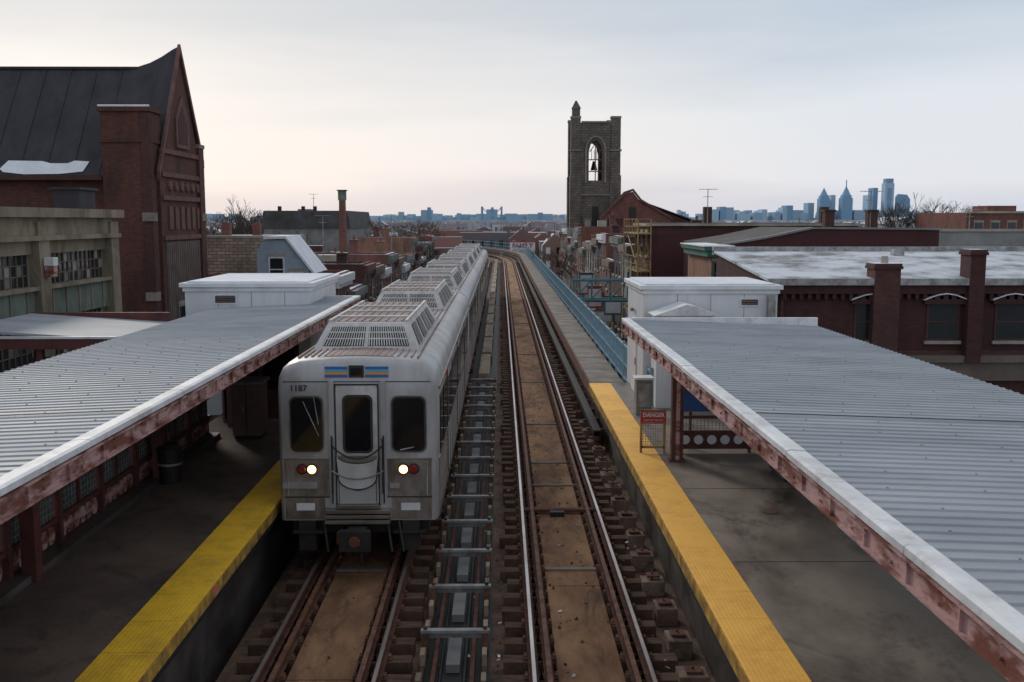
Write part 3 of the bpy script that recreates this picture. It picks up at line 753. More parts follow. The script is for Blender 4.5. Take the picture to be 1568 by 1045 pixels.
walls=[BR1,BR1,BR1,BR3,CREAM,BR2,BLUEW,MAROON,BR1,BR3,GREYW]
y=58.
while y<150:
    w_=random.uniform(4.6,6.4); h=random.uniform(8.4,11.0)
    house('brick_house',-10-random.uniform(5.5,10),-9.6,y,y+w_-.01,h,random.choice(walls),random.choice([TAR,SNOWR,SNOWR,SNOW]),'e',random.choice([REDST,WHITE2,COPG,BROWNP,GREYW])); y+=w_
y=68.
while y<148:
    w_=random.uniform(4.8,6.6); h=random.uniform(9.2,12.3)
    house('brick_house',8.9,8.9+random.uniform(8,11),y,y+w_-.01,h,random.choice([BR1,BR2,BR1,CREAM,BR3,GREYW]),random.choice([TAR,SNOWR,TAR]),'w',random.choice([REDST,COPG,GREYW,WHITE2,BROWNP])); y+=w_
for(y,z,m,L,h) in((66,4.0,SIGNR,3,1.1),(72,6.2,TEAL,2.4,1.3),(78,5,CREAM,3,1),(86,5.5,SIGNR,2.6,1.8),(95,6,TEAL,3,2)):
    s=E('shop_sign'); b=B(); b.box(7.5,8.8,y,y+.2,z,z+h,m); b.box(7.6,8.7,y-.012,y,z+.15,z+h-.15,WHITE2); b.box(7.4,8.9,y+.05,y+.15,z+h,z+h+.08,BLK); b.done('panel',s)

e=E('gabled_house'); b=B(); b.prism([(-13.2,0),(-10.4,0),(-10.4,10.4),(-11.6,12.0),(-12.8,12.0),(-13.2,11.4)],'y',54.2,57.8,BLUEW); b.done('walls',e)
b=B(); b.prism([(-10.2,10.2),(-11.6,12.05),(-11.6,12.2),(-10.05,10.2)],'y',54,57.9,SNOW); b.prism([(-11.6,12.05),(-12.8,12.05),(-12.8,12.18),(-11.6,12.2)],'y',54,57.9,SNOW); b.done('snowy_roof',e)
b=B(); win(b,'f',-12.5,-11.8,9.8,11.0,54.2,WHITE2); win(b,'f',-11.4,-10.8,9,10.2,54.2,WHITE2); b.done('windows',e)
e=E('rubble_wall_building'); b=B(); b.box(-19,-13.6,60,70,0,12.0,BR4); b.box(-19.1,-13.5,59.95,60.4,12.0,12.15,CREAM,SNOW); b.done('walls',e); b=B(); b.box(-18.9,-13.7,60.4,69.9,12.0,12.05,SNOWR)
for x in(-17.5,-15.6): b.box(x,x+.5,63,63.5,12.05,12.9,BR1)
b.done('roof',e)
e=E('warehouse'); b=B(); b.box(-26,-16.6,110,128,0,12.3,GREYW); b.done('walls',e)
b=B(); b.prism([(-26.2,12.2),(-16.4,12.2),(-16.8,14.1),(-25.9,14.1)],'y',109.8,128,TAR)
for x in(-24.6,-22,-20.7): b.box(x,x+.35,111,111.4,14.1,14.6,SLATE)
b.box(-22.6,-21.2,112,114,14.1,14.3,GREYW); b.done('mansard_roof',e)
e=E('brick_chimney'); b=B(); b.prism([(-16.0,0),(-15.0,0),(-15.25,15.0),(-15.75,15.0)],'y',98,99,BR1); b.box(-15.85,-15.15,98.1,98.9,15.0,15.9,COPG); b.box(-15.95,-15.05,98,99,15.9,16.0,BLK); b.done('stack',e)

# ------------------------------------------------------------ left industrial building
e=E('factory_building'); XF=-14.2
b=B(); b.box(-30,XF-.35,13.05,36.6,0,13.2,BEIGE); b.done('core',e)
b=B()
ys=[13,19,25,31,36.7]
for y in ys: b.box(XF-.35,XF+.12,y-.35,y+.35,0,13.0,BEIGE)
b.box(XF-.35,XF+.02,13,36.7,12.57,13.13,BEIGE); b.box(XF-.4,XF+.32,12.8,37.15,13.13,13.42,BEIGE); b.box(XF-.36,XF+.2,12.9,37.1,12.42,12.57,BEIGE)
b.box(-30,XF-.45,36.6,37.0,0,13.35,BEIGE)
for z in(11.02,8.0,5.0): b.box(XF-.34,XF+.08,13.02,36.68,z-.12,z,BEIGE)
b.done('frame_and_cornice',e)
b=B()
for i in range(4):
    a,c=ys[i]+.35,ys[i+1]-.35
    for z0,z1 in((9.95,10.9),(6.9,7.88),(3.9,4.88)): 
        b.box(XF-.3,XF-.1,a,c,z0,z1,COPG)
        for k in range(5): q=a+(k+.5)*(c-a)/5; b.box(XF-.1,XF-.06,q-.03,q+.03,z0,z1,BEIGE)
    b.box(XF-.3,XF-.12,a,c,12.0,12.42,BEIGE)
b.done('spandrels',e)
b=B()
for i in range(4):
    a,c=ys[i]+.35,ys[i+1]-.35
    for z0,z1 in((11.02,12.0),(8.0,9.95),(5.0,6.9)):
        b.box(XF-.32,XF-.28,a,c,z0,z1,GLASS)
        n=14; zr=[]
        z=z0+.33
        while z<z1: b.box(XF-.28,XF-.25,a,c,z-.015,z+.015,BROWNP); zr.append(z); z+=.33
        for k in range(n+1): q=a+k*(c-a)/n; b.box(XF-.28,XF-.24,q-.02,q+.02,z0,z1,WFR if k%7==0 else BROWNP)
        for k in range(n):
            for zz in [z0]+zr:
                if random.random()<.3:
                    q=a+k*(c-a)/n; b.box(XF-.279,XF-.272,q+.03,q+(c-a)/n-.03,zz+.02,min(zz+.31,z1),random.choice([GLASSG,GLASSG,COPG,WFR]))
b.done('windows',e)
b=B(); b.box(-15.6,-14.7,35.2,36.6,13.2,14.1,SLATE); b.box(-15.7,-14.6,35.1,36.7,14.1,14.18,BLK); b.done('roof_vent',e)
e=E('wall_floodlight'); b=B(); b.box(XF+.12,XF+.3,30.9,31.1,11.5,11.6,BLK); b.box(XF+.15,XF+.42,30.85,31.15,11.3,11.65,FASC); b.box(XF+.15,XF+.44,30.83,31.17,11.65,11.9,WHITE2); b.done('lamp',e)

# ------------------------------------------------------------ brick hall, left
e=E('brick_church_hall')
b=B(); b.box(-46,-16.3,47.6,53.9,0,15.2,BRT)
b.prism([(47.5,0),(53.9,0),(53.9,16.4),(50.9,21.3),(47.5,15.3)],'x',-16.3,-16.0,BRT); b.done('walls',e)
b=B(); secs=[(-46,20.5),(-18.9,20.5),(-18.1,20.58),(-17.4,20.8),(-16.8,21.1),(-16.25,21.45),(-15.9,21.62)]
for i in range(len(secs)-1):
    (xa,za),(xb,zb)=secs[i],secs[i+1]
    b.face([(xa,47.2,15.1),(xb,47.2,15.1),(xb,50.9,zb),(xa,50.9,za)],SLATE); b.face([(xa,54.3,15.1),(xb,54.3,15.1),(xb,50.9,zb),(xa,50.9,za)],SLATE)
x=-45.
while x<-18: 
    b.prism([(47.2,15.1),(47.2,15.16),(50.9,20.56),(50.9,20.5)],'x',x-.03,x+.03,SLATE); x+=1.25
b.box(-46,-18,50.8,51,20.48,20.6,SLATE)
b.done('flared_roof',e)
b=B()
b.prism([(47.1,14.9),(47.1,15.3),(50.9,21.7),(50.9,21.3)],'x',-16.0,-15.86,PINK); b.prism([(54.2,15.8),(54.2,16.2),(50.9,21.7),(50.9,21.3)],'x',-16.0,-15.86,PINK)
for z in(12.1,14.0,15.1,16.2): b.box(-16,-15.88,47.6,53.8,z,z+.22,PINK)
for k in range(6): b.box(-16,-15.93,48.5+k*.88,49.05+k*.88,12.6,13.7,PINK); b.tube((-15.99,48.8+k*.88,14.7),(-15.9,48.8+k*.88,14.7),.28,.22,PINK,10)
b.prism([(49.9,16.6),(51.9,16.6),(51.9,18.0),(50.9,19.2),(49.9,18)],'x',-16,-15.9,PINK); b.prism([(50.2,16.8),(51.6,16.8),(51.6,17.9),(50.9,18.7),(50.2,17.9)],'x',-15.9,-15.88,BR2)
b.done('terracotta_trim',e)
b=B(); b.box(-16,-15.93,47.9,53.1,4.2,12.0,BROWNP)
for k in range(17): b.box(-15.93,-15.90,48+k*.3,48.06+k*.3,4.2,12.0,BROWNP)
win(b,'e',49.2,50.2,7.2,8.8,-15.90); b.box(-16.2,-15.85,53.3,54.1,0,16.8,BRT); b.box(-16.3,-15.8,53.25,54.15,16.8,17.0,STONEL); b.box(-15.85,-15.78,53.35,54.05,9,9.4,STONEL); b.box(-15.85,-15.78,53.35,54.05,13,13.4,STONEL)
b.done('siding_and_pier',e)
b=B(); b.box(-18.35,-16.15,46.7,48.3,0,18.0,BRT); b.box(-18.45,-16.05,46.6,48.4,18.0,18.2,BRT); b.box(-18.4,-16.1,46.65,48.35,18.2,18.36,BR2,SNOW)
b.box(-18.42,-16.08,46.62,46.7,18.21,18.30,SNOW)
b.box(-18.43,-16.07,46.62,48.38,16.6,16.75,BR2)
b.box(-16.5,-16.08,46.6,46.99,0,17.9,BR2)
for z in(9.3,13.0): b.box(-16.55,-16.03,46.5,47.05,z,z+.4,STONEL)
b.done('corner_tower',e)
b=B(); pts=[(-23.4,.3),(-23.1,.75),(-21.5,.72),(-21.1,.6),(-20.3,.6),(-20,.75),(-19.3,.7),(-19.5,.15),(-20.6,.02),(-22.2,.0),(-23.2,.12)]
b.face([(x,47.2+t*.6,15.17+t*.6*1.46) for x,t in pts],SNOW); b.box(-46,-18.5,46.95,47.2,14.9,15.12,BR2); b.done('snow_patch',e)

# ------------------------------------------------------------ right brick terrace (snow roof)
e=E('brick_terrace'); YF=36.
b=B(); b.box(9.75,26,YF,45,0,10.75,BR5); b.done('walls',e)
b=B(); b.prism([(YF-.3,10.85),(45.2,11.6),(45.2,11.68),(YF-.3,10.95)],'x',9.6,26,SNOWR); b.box(9.6,26,YF-.4,YF-.25,10.72,10.96,STEEL)
b.prism([(YF,10.75),(45,10.75),(45,11.55),(YF,10.82)],'x',9.75,26,BR5)
b.box(17,17.45,43,43.4,11.2,11.8,STEEL)
b.box(9.6,26,44.9,45.3,11.5,11.85,STEEL)
b.done('snowy_roof',e)
b=B(); b.box(9.7,26,YF-.25,YF,10.4,10.72,BR5); x=9.9
while x<26: b.box(x,x+.12,YF-.22,YF,10.2,10.4,BR5); x+=.3
b.box(9.75,26,YF-.35,YF,7.9,8.15,BROWNP); b.box(9.75,26,YF-.15,YF,7.2,7.9,BROWNP); b.box(12.1,26,YF-.06,YF,8.15,8.3,BR2)
b.done('cornice_and_shopfront',e)
b=B()
for xa in(12.95,15.6,18.1,20.6,23.2):
    win(b,'f',xa,xa+1.05,8.75,10.0,YF,BR2)
    b.prism([(xa-.25,10.02),(xa+1.3,10.02),(xa+1.25,10.16),(xa+.85,10.33),(xa+.52,10.38),(xa+.2,10.33),(xa-.2,10.16)],'y',YF-.22,YF,BR5); b.prism([(xa-.28,10.16),(xa+.2,10.34),(xa+.52,10.385),(xa+.85,10.34),(xa+1.33,10.16),(xa+1.33,10.20),(xa+.85,10.38),(xa+.52,10.43),(xa+.2,10.38),(xa-.28,10.20)],'y',YF-.27,YF,FROST)
b.done('windows',e)
b=B()
for x0,x1,zt in((13.42,14.35,11.5),(16.85,17.4,12.0),(20.2,20.9,11.7)):
    b.box(x0,x1,YF-.42,YF+.4,7.9,zt-.2,BR2 if x0<14 else BR5); b.box(x0-.06,x1+.06,YF-.48,YF+.46,zt-.2,zt-.1,BR5); b.box(x0-.03,x1+.03,YF-.45,YF+.43,zt-.1,zt,BR2,SNOW)
b.tube((13.9,YF,11.5),(13.9,YF,11.75),.14,.12,CREAM,10)
b.done('chimneys',e)
b=B(); b.tube((10.2,YF-.08,2),(10.2,YF-.08,10.6),.06,.06,BR2,8); b.done('downpipe',e)
e=E('maroon_warehouse'); b=B(); b.prism([(11.0,0),(22,0),(22,12.55),(15.6,12.6),(13.2,12.1),(11.0,11.75)],'y',50,60,MAROON); b.done('walls',e)
b=B(); 
for a,c in(((10.95,11.76),(13.2,12.11)),((13.2,12.11),(15.6,12.61)),((15.6,12.61),(22.05,12.56))):
    b.prism([a,c,(c[0],c[1]+.1),(a[0],a[1]+.1)],'y',49.9,50.4,GREYW); b.prism([a,c,(c[0],c[1]+.05),(a[0],a[1]+.05)],'y',50.4,60.1,TAR)
for x in(17.2,19.5): b.box(x,x+.5,53,53.5,12.6,13.5,BR2); b.box(x-.05,x+.55,52.95,53.55,13.5,13.6,BLK)
b.done('coping_and_vents',e)
e=E('corner_shop_building'); b=B(); b.box(10.15,10.98,48,54,0,11.55,BR3); b.done('walls',e)
b=B(); b.box(9.75,11.15,47.7,54,11.6,11.78,GREEN); b.box(9.9,11.05,47.8,54,11.3,11.6,GREEN); b.box(9.7,11.2,47.65,54,11.78,11.84,SNOW); b.done('green_cornice',e)
b=B(); win(b,'f',10.3,10.75,10.0,11.0,48,GREEN); b.done('window',e)
e=E('brick_factory'); b=B(); b.box(9.2,22.2,62,67.8,0,12.7,BR2); b.box(9.25,19,61.94,62,2,12.2,MAROON); b.done('walls',e)
b=B(); b.box(9.0,22.25,61.8,68,12.7,12.85,CREAM); b.box(9.3,22,62.1,67.7,12.85,12.88,TAR)
for x in(13,20.5): b.box(x,x+.5,64,64.5,12.8,13.9,BR2)
b.done('coping_and_roof',e)
b=B()
for z in(5.5,8.3,10.9):
    for y in(63,65,67): win(b,'w',y-.5,y+.3,z,z+1.3,9.2,YESC)
b.done('windows',e)
fe=E('fire_escape'); b=B()
for z in(4.5,7.2,9.9,12.2):
    b.box(8.3,9.15,60.6,67.5,z,z+.08,YESC)
    for q in(.45,.9): b.box(8.3,8.34,60.6,67.5,z+q,z+q+.04,YESC); b.box(8.3,9.15,60.6,60.64,z+q,z+q+.04,YESC)
    for k in range(6): b.box(8.3,8.34,60.6+k*1.35,60.65+k*1.35,z,z+.95,YESC)
for z0,z1,a,c in((4.5,7.2,61,66.5),(7.2,9.9,66.5,61),(9.9,12.2,61,66.5)):
    for x in(8.45,8.95): b.tube((x,a,z0),(x,c,z1),.05,.05,YESC,6)
    for k in range(9): t=k/9; b.box(8.45,8.95,a+(c-a)*t-.1,a+(c-a)*t+.1,z0+(z1-z0)*t,z0+(z1-z0)*t+.03,YESC)
for x in(8.32,9.1):
    for y in(60.62,67.4): b.box(x-.04,x+.04,y-.04,y+.04,0,13.1,YESC)
b.done('stairs_and_landings',fe)
e=E('concrete_wall_building'); b=B(); b.box(22.3,46,62,70,0,12.35,M('pale_wall',(.33,.33,.31),(.2,.2,.19),.5,.85)); b.box(22.2,46.1,61.9,62.3,12.35,12.5,CREAM,SNOW); b.box(35,36,64,66,12.3,13.2,BR2); b.done('walls',e)
e=E('brick_block'); b=B(); b.box(56,75,120,135,0,14.0,BR1); b.box(58.5,62,120.1,124,14,14.8,BR1,TAR); b.box(55.9,75.1,119.8,120.1,13.9,14.15,CREAM,SNOW); 
b.done('walls',e)
b=B()
for k in range(9): win(b,'f',57+k*2,58+k*2,11,12.8,120)
b.done('windows',e)
e=E('gabled_shed'); b=B(); b.prism([(58,0),(64,0),(64,12.6),(61,13.4),(58,12.6)],'y',150,160,WHITE); b.prism([(57.7,12.5),(61,13.45),(64.3,12.5),(64.3,12.62),(61,13.6),(57.7,12.62)],'y',149.8,160.2,SNOW); b.box(60.3,61.7,149.95,150,10,11.5,GLASS); b.done('walls_and_roof',e)
e=E('steel_signal_bridge'); b=B()
for z in(8.35,9.5): b.box(4.15,8.6,57.8,58.0,z,z+.12,TEAL); b.box(4.15,8.6,59.0,59.2,z,z+.12,TEAL)
for k in range(5):
    x=4.2+k*1.05; b.box(x,x+.08,57.82,57.98,8.4,9.6,TEAL); b.tube((x,57.9,8.45),(x+1.05,57.9,9.55),.04,.04,TEAL,6)
b.box(4.2,8.6,57.9,59.1,8.3,8.36,TEAL); b.box(8.4,8.6,57.8,58,0,9.6,TEAL); b.done('truss',e)
def aerial(x,y,z0,z1):
    e=E('tv_aerial'); b=B(); b.tube((x,y,z0),(x,y,z1),.03,.025,STEEL,6); b.box(x-.55,x+.55,y-.02,y+.02,z1-.05,z1-.02,STEEL)
    for k in range(5): b.box(x-.5+k*.25,x-.48+k*.25,y-.4,y+.4,z1-.05,z1-.03,STEEL)
    b.tube((x-.3,y,z1-.5),(x+.3,y,z1-.5),.015,.015,STEEL,5); b.done('mast',e)
aerial(12.9,62.5,12.8,15.0); aerial(19.6,53,12.5,14.6); aerial(-12.4,70,9,13.4); aerial(-9.8,90,9,13.6); aerial(31,66,12.3,13.8); aerial(-21,113,14,16)

# ------------------------------------------------------------ stone church tower
e=E('stone_church_tower'); TX0,TX1,TY0,TY1=10.75,18.65,156,164
cx=14.7
def arch_wall(b,y0,y1,xa,xb,z0,z1,oa,ob,os_,oz0,m):
    b.box(xa,oa,y0,y1,z0,z1,m); b.box(ob,xb,y0,y1,z0,z1,m); b.box(oa,ob,y0,y1,z0,oz0,m)
    w=(ob-oa)/2; mid=(oa+ob)/2; apex=os_+w*1.7; N=8
    def az(x): 
        t=abs(x-mid)/w; return os_+(apex-os_)*math.sqrt(max(0,1-t**1.6))
    for i in range(N):
        x0=oa+(ob-oa)*i/N; x1=oa+(ob-oa)*(i+1)/N
        b.prism([(x0,az(x0)),(x1,az(x1)),(x1,z1),(x0,z1)],'y',y0,y1,m)
b=B(); b.box(TX0+.5,TX1-.5,TY0+.3,TY1-.3,0,17.2,STONE)
arch_wall(b,TY0+.3,TY0+1.1,TX0+1.2,TX1-1.2,17.2,28.0,13.65,15.75,23.6,19.2,STONE)
arch_wall(b,TY1-1.1,TY1-.3,TX0+1.2,TX1-1.2,17.2,28.0,13.65,15.75,23.6,19.2,STONE)
b.box(TX0+.4,TX0+1.2,TY0+1.1,TY1-1.1,17.2,28,STONE); b.box(TX1-1.2,TX1-.4,TY0+1.1,TY1-1.1,17.2,28,STONE)
b.box(TX0+1.2,TX1-1.2,TY0+1.1,TY1-1.1,17.2,17.5,STONE)
b.done('walls',e)
b=B()
for x in(TX0,TX1-1.7):
    for y in(TY0,TY1-1.7): b.box(x,x+1.7,y,y+1.7,0,20,STONE); b.box(x+.12,x+1.58,y+.12,y+1.58,20,28.7,STONE); b.box(x+.05,x+1.65,y+.05,y+1.65,28.7,29.0,STONEL)
b.box(TX0+.3,TX0+1.5,TY0+.3,TY0+1.5,29,30.2,STONE)
s0=[(TX0+.2,TY0+.2,30.2),(TX0+1.6,TY0+.2,30.2),(TX0+1.6,TY0+1.6,30.2),(TX0+.2,TY0+1.6,30.2)]; s1=[(TX0+.9+dx,TY0+.9+dy,31.4) for dx,dy in((-.1,-.1),(.1,-.1),(.1,.1),(-.1,.1))]
b.loft([s0,s1],STONE); b.done('buttresses_and_turret',e)
b=B()
for z in(10,16.9,28.0): b.box(TX0+.25,TX1-.25,TY0+.1,TY1-.1,z,z+.25,STONEL) if z<27 else b.box(TX0+1.75,TX1-1.75,TY0+.1,TY0+1.2,z,z+.25,STONEL)
for z in(23.7,): b.box(TX0-.05,TX0+1.75,TY0-.05,TY0+1,z,z+.25,STONEL); b.box(TX1-1.75,TX1+.05,TY0-.05,TY0+1,z,z+.25,STONEL)
N=10
for i in range(N):
    a0=math.pi*i/N;a1=math.pi*(i+1)/N
    b.tube((cx-1.5*math.cos(a0),TY0+.2,23.7+2.2*math.sin(a0)),(cx-1.5*math.cos(a1),TY0+.2,23.7+2.2*math.sin(a1)),.16,.16,STONEL,6)
for x in(cx-1.5,cx+1.5): b.box(x-.15,x+.15,TY0+.1,TY0+.3,18.8,23.7,STONEL)
b.box(cx-.07,cx+.07,TY0+.5,TY0+.8,19.2,24.4,STONE)
for z in(20.6,22.4): b.box(13.65,15.75,TY0+.52,TY0+.75,z-.08,z+.08,STONE)
b.tube((cx,TY0+3,20.9),(cx,TY0+3,22.3),.55,.2,BLK,10)
for k in range(4): b.tube((cx-.6+.4*k,TY0+.65,22.5),(cx-.6+.4*k,TY0+.65,23.9),.05,.05,STONE,5)
b.tube((cx-.9,TY0+.65,23.6),(cx,TY0+.65,24.9),.07,.07,STONE,5); b.tube((cx+.9,TY0+.65,23.6),(cx,TY0+.65,24.9),.07,.07,STONE,5)
b.box(12.3,12.55,TY0+.24,TY0+.3,12,14.5,BLK)
b.box(14.2,15.2,TY0+.24,TY0+.3,11.5,15.2,BLK); b.done('trim_and_tracery',e)
e=E('church_nave'); b=B(); b.prism([(15.2,0),(25.5,0),(25.5,13.2),(20.9,15.8),(19.7,17.3),(18.6,16.9),(15.2,13.4)],'y',150,155.8,BR1); b.prism([(16,0),(32,0),(32,12.6),(22,16.3),(16,13)],'y',165,200,BR2); b.done('walls',e)
b=B(); b.prism([(15.0,13.3),(18.6,16.95),(19.7,17.4),(20.9,15.9),(25.7,13.15),(25.7,13.45),(21,16.2),(19.75,17.75),(18.4,17.3),(15.0,13.7)],'y',149.7,150.3,PINK)
b.prism([(15.5,12.8),(22,16.4),(33,12.5),(33,12.7),(22,16.65),(15.5,13.0)],'y',164.8,200,SLATE); b.box(19.2,20.2,149.9,150,13,15,BLK); b.box(17,17.8,149.9,150,9,12,GLASS); b.done('gable_coping_and_roof',e)

# ------------------------------------------------------------ billboard
e=E('billboard'); b=B(); b.box(1.6,6.0,175,175.3,7.0,9.3,M('billboard_white',(.9,.9,.9),(.85,.85,.85),2,.6)); b.box(1.5,6.1,174.9,175.35,9.3,9.45,SIGNR); b.box(1.5,6.1,174.9,175.35,6.85,7.0,SIGNR)
for x in(2,4,5.6): b.box(x,x+.2,175.3,175.6,0,9.3,STEEL)
b.done('board',e); text('billboard_text','FAMILY',(3.8,174.98,8.65),1.1,SIGNR,e,bold=.03); text('billboard_text_small','DOLLAR STORE',(3.8,174.98,7.6),.55,SIGNR,e)

# ------------------------------------------------------------ distant low houses; haze lightening mixed into their base colours
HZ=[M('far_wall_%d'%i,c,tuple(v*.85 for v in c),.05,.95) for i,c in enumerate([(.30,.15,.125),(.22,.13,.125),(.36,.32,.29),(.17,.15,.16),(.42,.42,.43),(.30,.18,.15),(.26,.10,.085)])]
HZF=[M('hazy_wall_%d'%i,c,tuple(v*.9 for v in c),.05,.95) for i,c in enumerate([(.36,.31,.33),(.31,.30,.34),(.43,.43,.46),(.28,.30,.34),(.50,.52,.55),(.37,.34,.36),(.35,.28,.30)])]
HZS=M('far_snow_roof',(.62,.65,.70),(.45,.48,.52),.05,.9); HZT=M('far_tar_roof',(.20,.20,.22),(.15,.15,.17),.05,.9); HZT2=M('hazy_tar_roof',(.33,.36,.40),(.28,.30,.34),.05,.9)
def field(name,ymin,ymax,n,pal,tar,hmin,hmax,spread=.62):
    b=B()
    for i in range(n):
        Y=ymin*(ymax/ymin)**random.random(); X=random.uniform(-spread,spread)*Y
        if -12<X<14 and Y<205: continue
        dd=abs(math.hypot(X+RAD,Y-S0)-RAD)
        if dd<14 and Y>=S0-5: continue
        if X>-2 and X<36 and Y<205: continue
        if -28<X<0 and Y<150: continue
        w=random.uniform(5,16); d_=random.uniform(6,14); h=random.uniform(hmin,hmax)
        wm=random.choice(pal); rm=random.choice([HZS,tar,tar])
        if random.random()<.3:
            b.prism([(X,0),(X+w,0),(X+w,h-1.5),(X+w/2,h+1),(X,h-1.5)],'y',Y,Y+d_,rm,wm)
        else: b.box(X,X+w,Y,Y+d_,0,h,wm,rm)
        if random.random()<.6: cx_=X+random.uniform(.5,w-1); b.box(cx_,cx_+.7,Y+1,Y+1.7,h-.5,h+random.uniform(.6,1.6),pal[3])
        if Y<450:
            for k in range(int(w/2.2)):
                for zz in(h-2.6,h-5.4): b.box(X+.8+k*2.2,X+1.7+k*2.2,Y-.05,Y-.005,zz-.7,zz+.7,GLASS if random.random()<.7 else WHITE2)
        if random.random()<.12: b.box(X+w/2,X+w/2+.08,Y+2,Y+2.08,h,h+3.2,pal[3]); b.box(X+w/2-.6,X+w/2+.6,Y+2,Y+2.08,h+2.8,h+2.9,pal[3])
    b.done(name)
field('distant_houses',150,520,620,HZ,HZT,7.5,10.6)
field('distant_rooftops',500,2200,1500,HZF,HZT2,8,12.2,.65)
b=B()
for i in range(160):
    Y=random.uniform(200,900); X=random.uniform(-.25,.3)*Y
    if abs(math.hypot(X+RAD,Y-S0)-RAD)<10: continue
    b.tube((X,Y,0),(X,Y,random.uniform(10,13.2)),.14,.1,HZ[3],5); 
b.done('utility_poles')

# ------------------------------------------------------------ skyline
def hzmat(n,c): return M(n,c,tuple(v*.93 for v in c),.004,1)  # aerial haze mixed straight into the skyline base colours
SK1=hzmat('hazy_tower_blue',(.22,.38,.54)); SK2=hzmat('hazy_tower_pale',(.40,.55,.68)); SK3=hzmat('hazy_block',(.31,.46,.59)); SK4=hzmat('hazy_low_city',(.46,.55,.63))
YS=6000.; K=YS/1536
def sx(px): return (px-767)*K
def sz(py): return 13+(339-py)*K
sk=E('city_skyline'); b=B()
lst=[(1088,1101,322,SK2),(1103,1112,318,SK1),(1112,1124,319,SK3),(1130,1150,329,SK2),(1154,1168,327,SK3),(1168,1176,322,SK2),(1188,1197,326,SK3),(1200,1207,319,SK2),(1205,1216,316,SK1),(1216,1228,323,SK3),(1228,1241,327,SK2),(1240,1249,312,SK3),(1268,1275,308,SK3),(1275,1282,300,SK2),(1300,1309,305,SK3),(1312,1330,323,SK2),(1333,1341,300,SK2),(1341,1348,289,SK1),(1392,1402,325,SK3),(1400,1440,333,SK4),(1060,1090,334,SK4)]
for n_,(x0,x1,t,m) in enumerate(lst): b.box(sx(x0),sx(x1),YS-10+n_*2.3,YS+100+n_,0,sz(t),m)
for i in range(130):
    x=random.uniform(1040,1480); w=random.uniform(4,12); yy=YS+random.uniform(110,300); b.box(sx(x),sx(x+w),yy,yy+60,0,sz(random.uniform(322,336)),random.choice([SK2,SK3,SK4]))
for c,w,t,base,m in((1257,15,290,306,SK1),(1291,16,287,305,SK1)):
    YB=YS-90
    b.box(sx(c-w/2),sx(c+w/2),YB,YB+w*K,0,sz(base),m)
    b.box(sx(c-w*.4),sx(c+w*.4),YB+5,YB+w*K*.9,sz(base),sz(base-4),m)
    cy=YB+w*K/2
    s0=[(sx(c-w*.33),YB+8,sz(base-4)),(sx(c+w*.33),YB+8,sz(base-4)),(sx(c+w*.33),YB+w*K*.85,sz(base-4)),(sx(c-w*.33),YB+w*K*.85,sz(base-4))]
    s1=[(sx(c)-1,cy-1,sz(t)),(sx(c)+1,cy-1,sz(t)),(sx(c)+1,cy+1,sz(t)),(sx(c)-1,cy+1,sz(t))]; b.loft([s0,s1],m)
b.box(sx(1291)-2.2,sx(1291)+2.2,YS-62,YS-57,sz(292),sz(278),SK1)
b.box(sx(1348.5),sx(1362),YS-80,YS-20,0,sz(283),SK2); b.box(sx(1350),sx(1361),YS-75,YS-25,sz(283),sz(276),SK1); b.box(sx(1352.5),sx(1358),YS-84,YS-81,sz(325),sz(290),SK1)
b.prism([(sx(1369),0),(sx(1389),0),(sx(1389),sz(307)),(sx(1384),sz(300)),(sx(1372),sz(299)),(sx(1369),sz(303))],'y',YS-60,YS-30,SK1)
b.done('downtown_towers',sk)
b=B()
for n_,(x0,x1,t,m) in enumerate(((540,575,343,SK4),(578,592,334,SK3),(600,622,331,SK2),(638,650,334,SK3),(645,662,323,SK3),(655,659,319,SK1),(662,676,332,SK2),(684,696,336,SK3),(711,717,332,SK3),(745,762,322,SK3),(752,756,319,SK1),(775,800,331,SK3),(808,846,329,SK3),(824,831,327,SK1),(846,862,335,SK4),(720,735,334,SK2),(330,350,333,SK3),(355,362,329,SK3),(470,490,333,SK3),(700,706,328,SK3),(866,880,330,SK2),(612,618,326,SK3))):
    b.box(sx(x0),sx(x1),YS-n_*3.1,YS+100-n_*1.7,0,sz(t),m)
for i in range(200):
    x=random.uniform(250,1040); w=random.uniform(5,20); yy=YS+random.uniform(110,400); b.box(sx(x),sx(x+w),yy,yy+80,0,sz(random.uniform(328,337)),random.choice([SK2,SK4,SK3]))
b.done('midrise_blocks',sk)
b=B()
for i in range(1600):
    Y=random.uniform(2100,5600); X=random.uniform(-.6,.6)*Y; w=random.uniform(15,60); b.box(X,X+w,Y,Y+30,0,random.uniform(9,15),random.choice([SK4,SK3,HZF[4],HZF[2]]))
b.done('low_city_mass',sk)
e=E('suspension_bridge'); b=B()
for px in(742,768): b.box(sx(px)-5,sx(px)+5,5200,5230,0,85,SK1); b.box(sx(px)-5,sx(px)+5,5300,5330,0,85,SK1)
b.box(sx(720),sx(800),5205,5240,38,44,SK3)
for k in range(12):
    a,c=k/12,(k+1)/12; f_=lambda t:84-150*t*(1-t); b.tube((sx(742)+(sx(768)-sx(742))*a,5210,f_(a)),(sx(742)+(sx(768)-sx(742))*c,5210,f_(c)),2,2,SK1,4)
b.done('towers_and_deck',e)

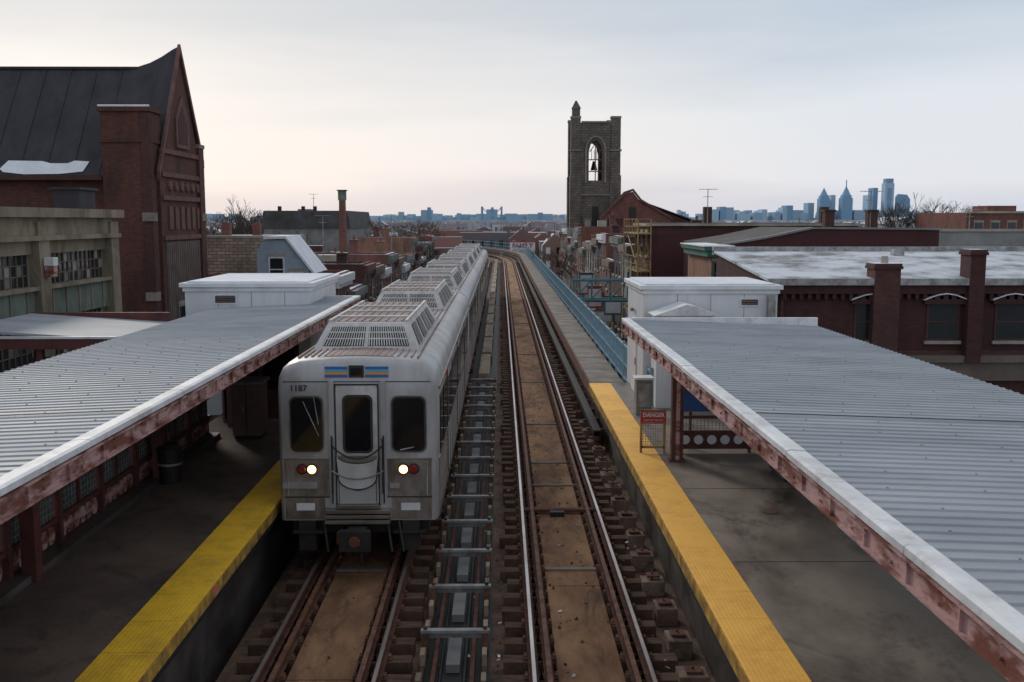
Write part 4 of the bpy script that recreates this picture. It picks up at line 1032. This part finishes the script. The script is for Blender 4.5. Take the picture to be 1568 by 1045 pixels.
# ------------------------------------------------------------ bare trees
def tree(x,y,h,r,seed,lv=6):
    rnd=random.Random(seed); e=E('bare_tree'); b=B()
    def br(p,d,L,rad,n):
        q=p+d*L; b.tube(p,q,rad,rad*.7,BARK,6 if n>3 else 3,cap=False)
        if n==0: return
        k=4 if n==lv else 3
        for i in range(k):
            nd=(d+Vector((rnd.uniform(-1,1),rnd.uniform(-1,1),rnd.uniform(-.25,.6)))*r).normalized()
            br(q,nd,L*rnd.uniform(.62,.86),max(rad*.62,.022),n-1)
    br(Vector((x,y,0)),Vector((0,0,1)),h*.3,h*.022,lv)
    b.done('trunk_and_branches',e)
tree(-33,120,14.5,.75,1); tree(-30,124,14.2,.7,2); tree(62,140,16,.75,3); tree(66,143,15,.7,4); tree(-36,128,14,.7,15)
tree(-14,125,11,.7,5); tree(-20.5,100,11.5,.7,6); tree(-12,163,12,.7,7); tree(54,140,14,.7,9)
tree(30,240,13,.7,12); tree(-9.5,112,10,.7,13); tree(8.3,122,9,.7,14)

# ------------------------------------------------------------ world & light
AZ=math.radians(-28); EL=math.radians(26)
w=bpy.data.worlds.new('World'); scene.world=w; w.use_nodes=True; nt=w.node_tree; nt.nodes.clear()
out=nt.nodes.new('ShaderNodeOutputWorld')
sky=nt.nodes.new('ShaderNodeTexSky'); sky.sky_type='NISHITA'; sky.sun_disc=False; sky.sun_elevation=EL; sky.sun_rotation=AZ; sky.air_density=1.2; sky.dust_density=2
bg1=nt.nodes.new('ShaderNodeBackground'); bg1.inputs[1].default_value=.09; nt.links.new(sky.outputs[0],bg1.inputs[0])
tc=nt.nodes.new('ShaderNodeTexCoord'); sep=nt.nodes.new('ShaderNodeSeparateXYZ'); nt.links.new(tc.outputs['Generated'],sep.inputs[0])
mp=nt.nodes.new('ShaderNodeMapping'); mp.inputs['Scale'].default_value=(1.3,1.3,9); mp.inputs['Rotation'].default_value=(0,.06,0); nt.links.new(tc.outputs['Generated'],mp.inputs[0])
nz=nt.nodes.new('ShaderNodeTexNoise'); nz.inputs['Scale'].default_value=1.6; nz.inputs['Detail'].default_value=6; nz.inputs['Roughness'].default_value=.5; nt.links.new(mp.outputs[0],nz.inputs['Vector'])
ad=nt.nodes.new('ShaderNodeMath'); ad.operation='MULTIPLY_ADD'; ad.inputs[1].default_value=.20; nt.links.new(nz.outputs[0],ad.inputs[0]); 
sb_=nt.nodes.new('ShaderNodeMath'); sb_.operation='SUBTRACT'; sb_.inputs[1].default_value=.10; nt.links.new(sep.outputs[2],sb_.inputs[0]); nt.links.new(sb_.outputs[0],ad.inputs[2])
rp=nt.nodes.new('ShaderNodeValToRGB'); cr=rp.color_ramp
cr.elements[0].position=0; cr.elements[0].color=(.67,.70,.79,1); cr.elements[1].position=.7; cr.elements[1].color=(.56,.59,.64,1)
for p_,c_ in((.05,(.80,.82,.88)),(.10,(.78,.82,.88)),(.20,(.55,.63,.73)),(.32,(.52,.59,.67))):
    q=cr.elements.new(p_); q.color=(*c_,1)
nt.links.new(ad.outputs[0],rp.inputs[0])
vm=nt.nodes.new('ShaderNodeVectorMath'); vm.operation='DOT_PRODUCT'; vm.inputs[1].default_value=(math.sin(math.radians(-18)),math.cos(math.radians(-18)),0)
nt.links.new(tc.outputs['Generated'],vm.inputs[0])
mr=nt.nodes.new('ShaderNodeMapRange'); mr.inputs[1].default_value=.80; mr.inputs[2].default_value=1; mr.inputs[3].default_value=0; mr.inputs[4].default_value=1; nt.links.new(vm.outputs['Value'],mr.inputs[0])
mx=nt.nodes.new('ShaderNodeMixRGB'); mx.blend_type='MULTIPLY'; mx.inputs[2].default_value=(1.19,1.07,.97,1); nt.links.new(mr.outputs[0],mx.inputs[0]); nt.links.new(rp.outputs[0],mx.inputs[1])
bg2=nt.nodes.new('ShaderNodeBackground'); bg2.inputs[1].default_value=1.0; nt.links.new(mx.outputs[0],bg2.inputs[0])
ms=nt.nodes.new('ShaderNodeMixShader'); ms.inputs[0].default_value=.92; nt.links.new(bg1.outputs[0],ms.inputs[1]); nt.links.new(bg2.outputs[0],ms.inputs[2]); nt.links.new(ms.outputs[0],out.inputs[0])
L=bpy.data.lights.new('sun','SUN'); L.energy=1.25; L.angle=math.radians(11); L.color=(1,.91,.80)
lo=bpy.data.objects.new('sun',L); scene.collection.objects.link(lo)
dv=Vector((-math.sin(AZ)*math.cos(EL),-math.cos(AZ)*math.cos(EL),-math.sin(EL)))
lo.rotation_euler=dv.to_track_quat('-Z','Y').to_euler(); lo.location=(0,0,60)

# ------------------------------------------------------------ camera
cd=bpy.data.cameras.new('camera'); cd.lens=35; cd.sensor_width=36; cd.clip_end=20000; cd.clip_start=.1
cd.dof.use_dof=True; cd.dof.focus_distance=24; cd.dof.aperture_fstop=3.5
co=bpy.data.objects.new('camera',cd); scene.collection.objects.link(co); co.location=(0,0,13.03); co.rotation_euler=(math.radians(90-6.9),0,math.radians(-.64))
scene.camera=co
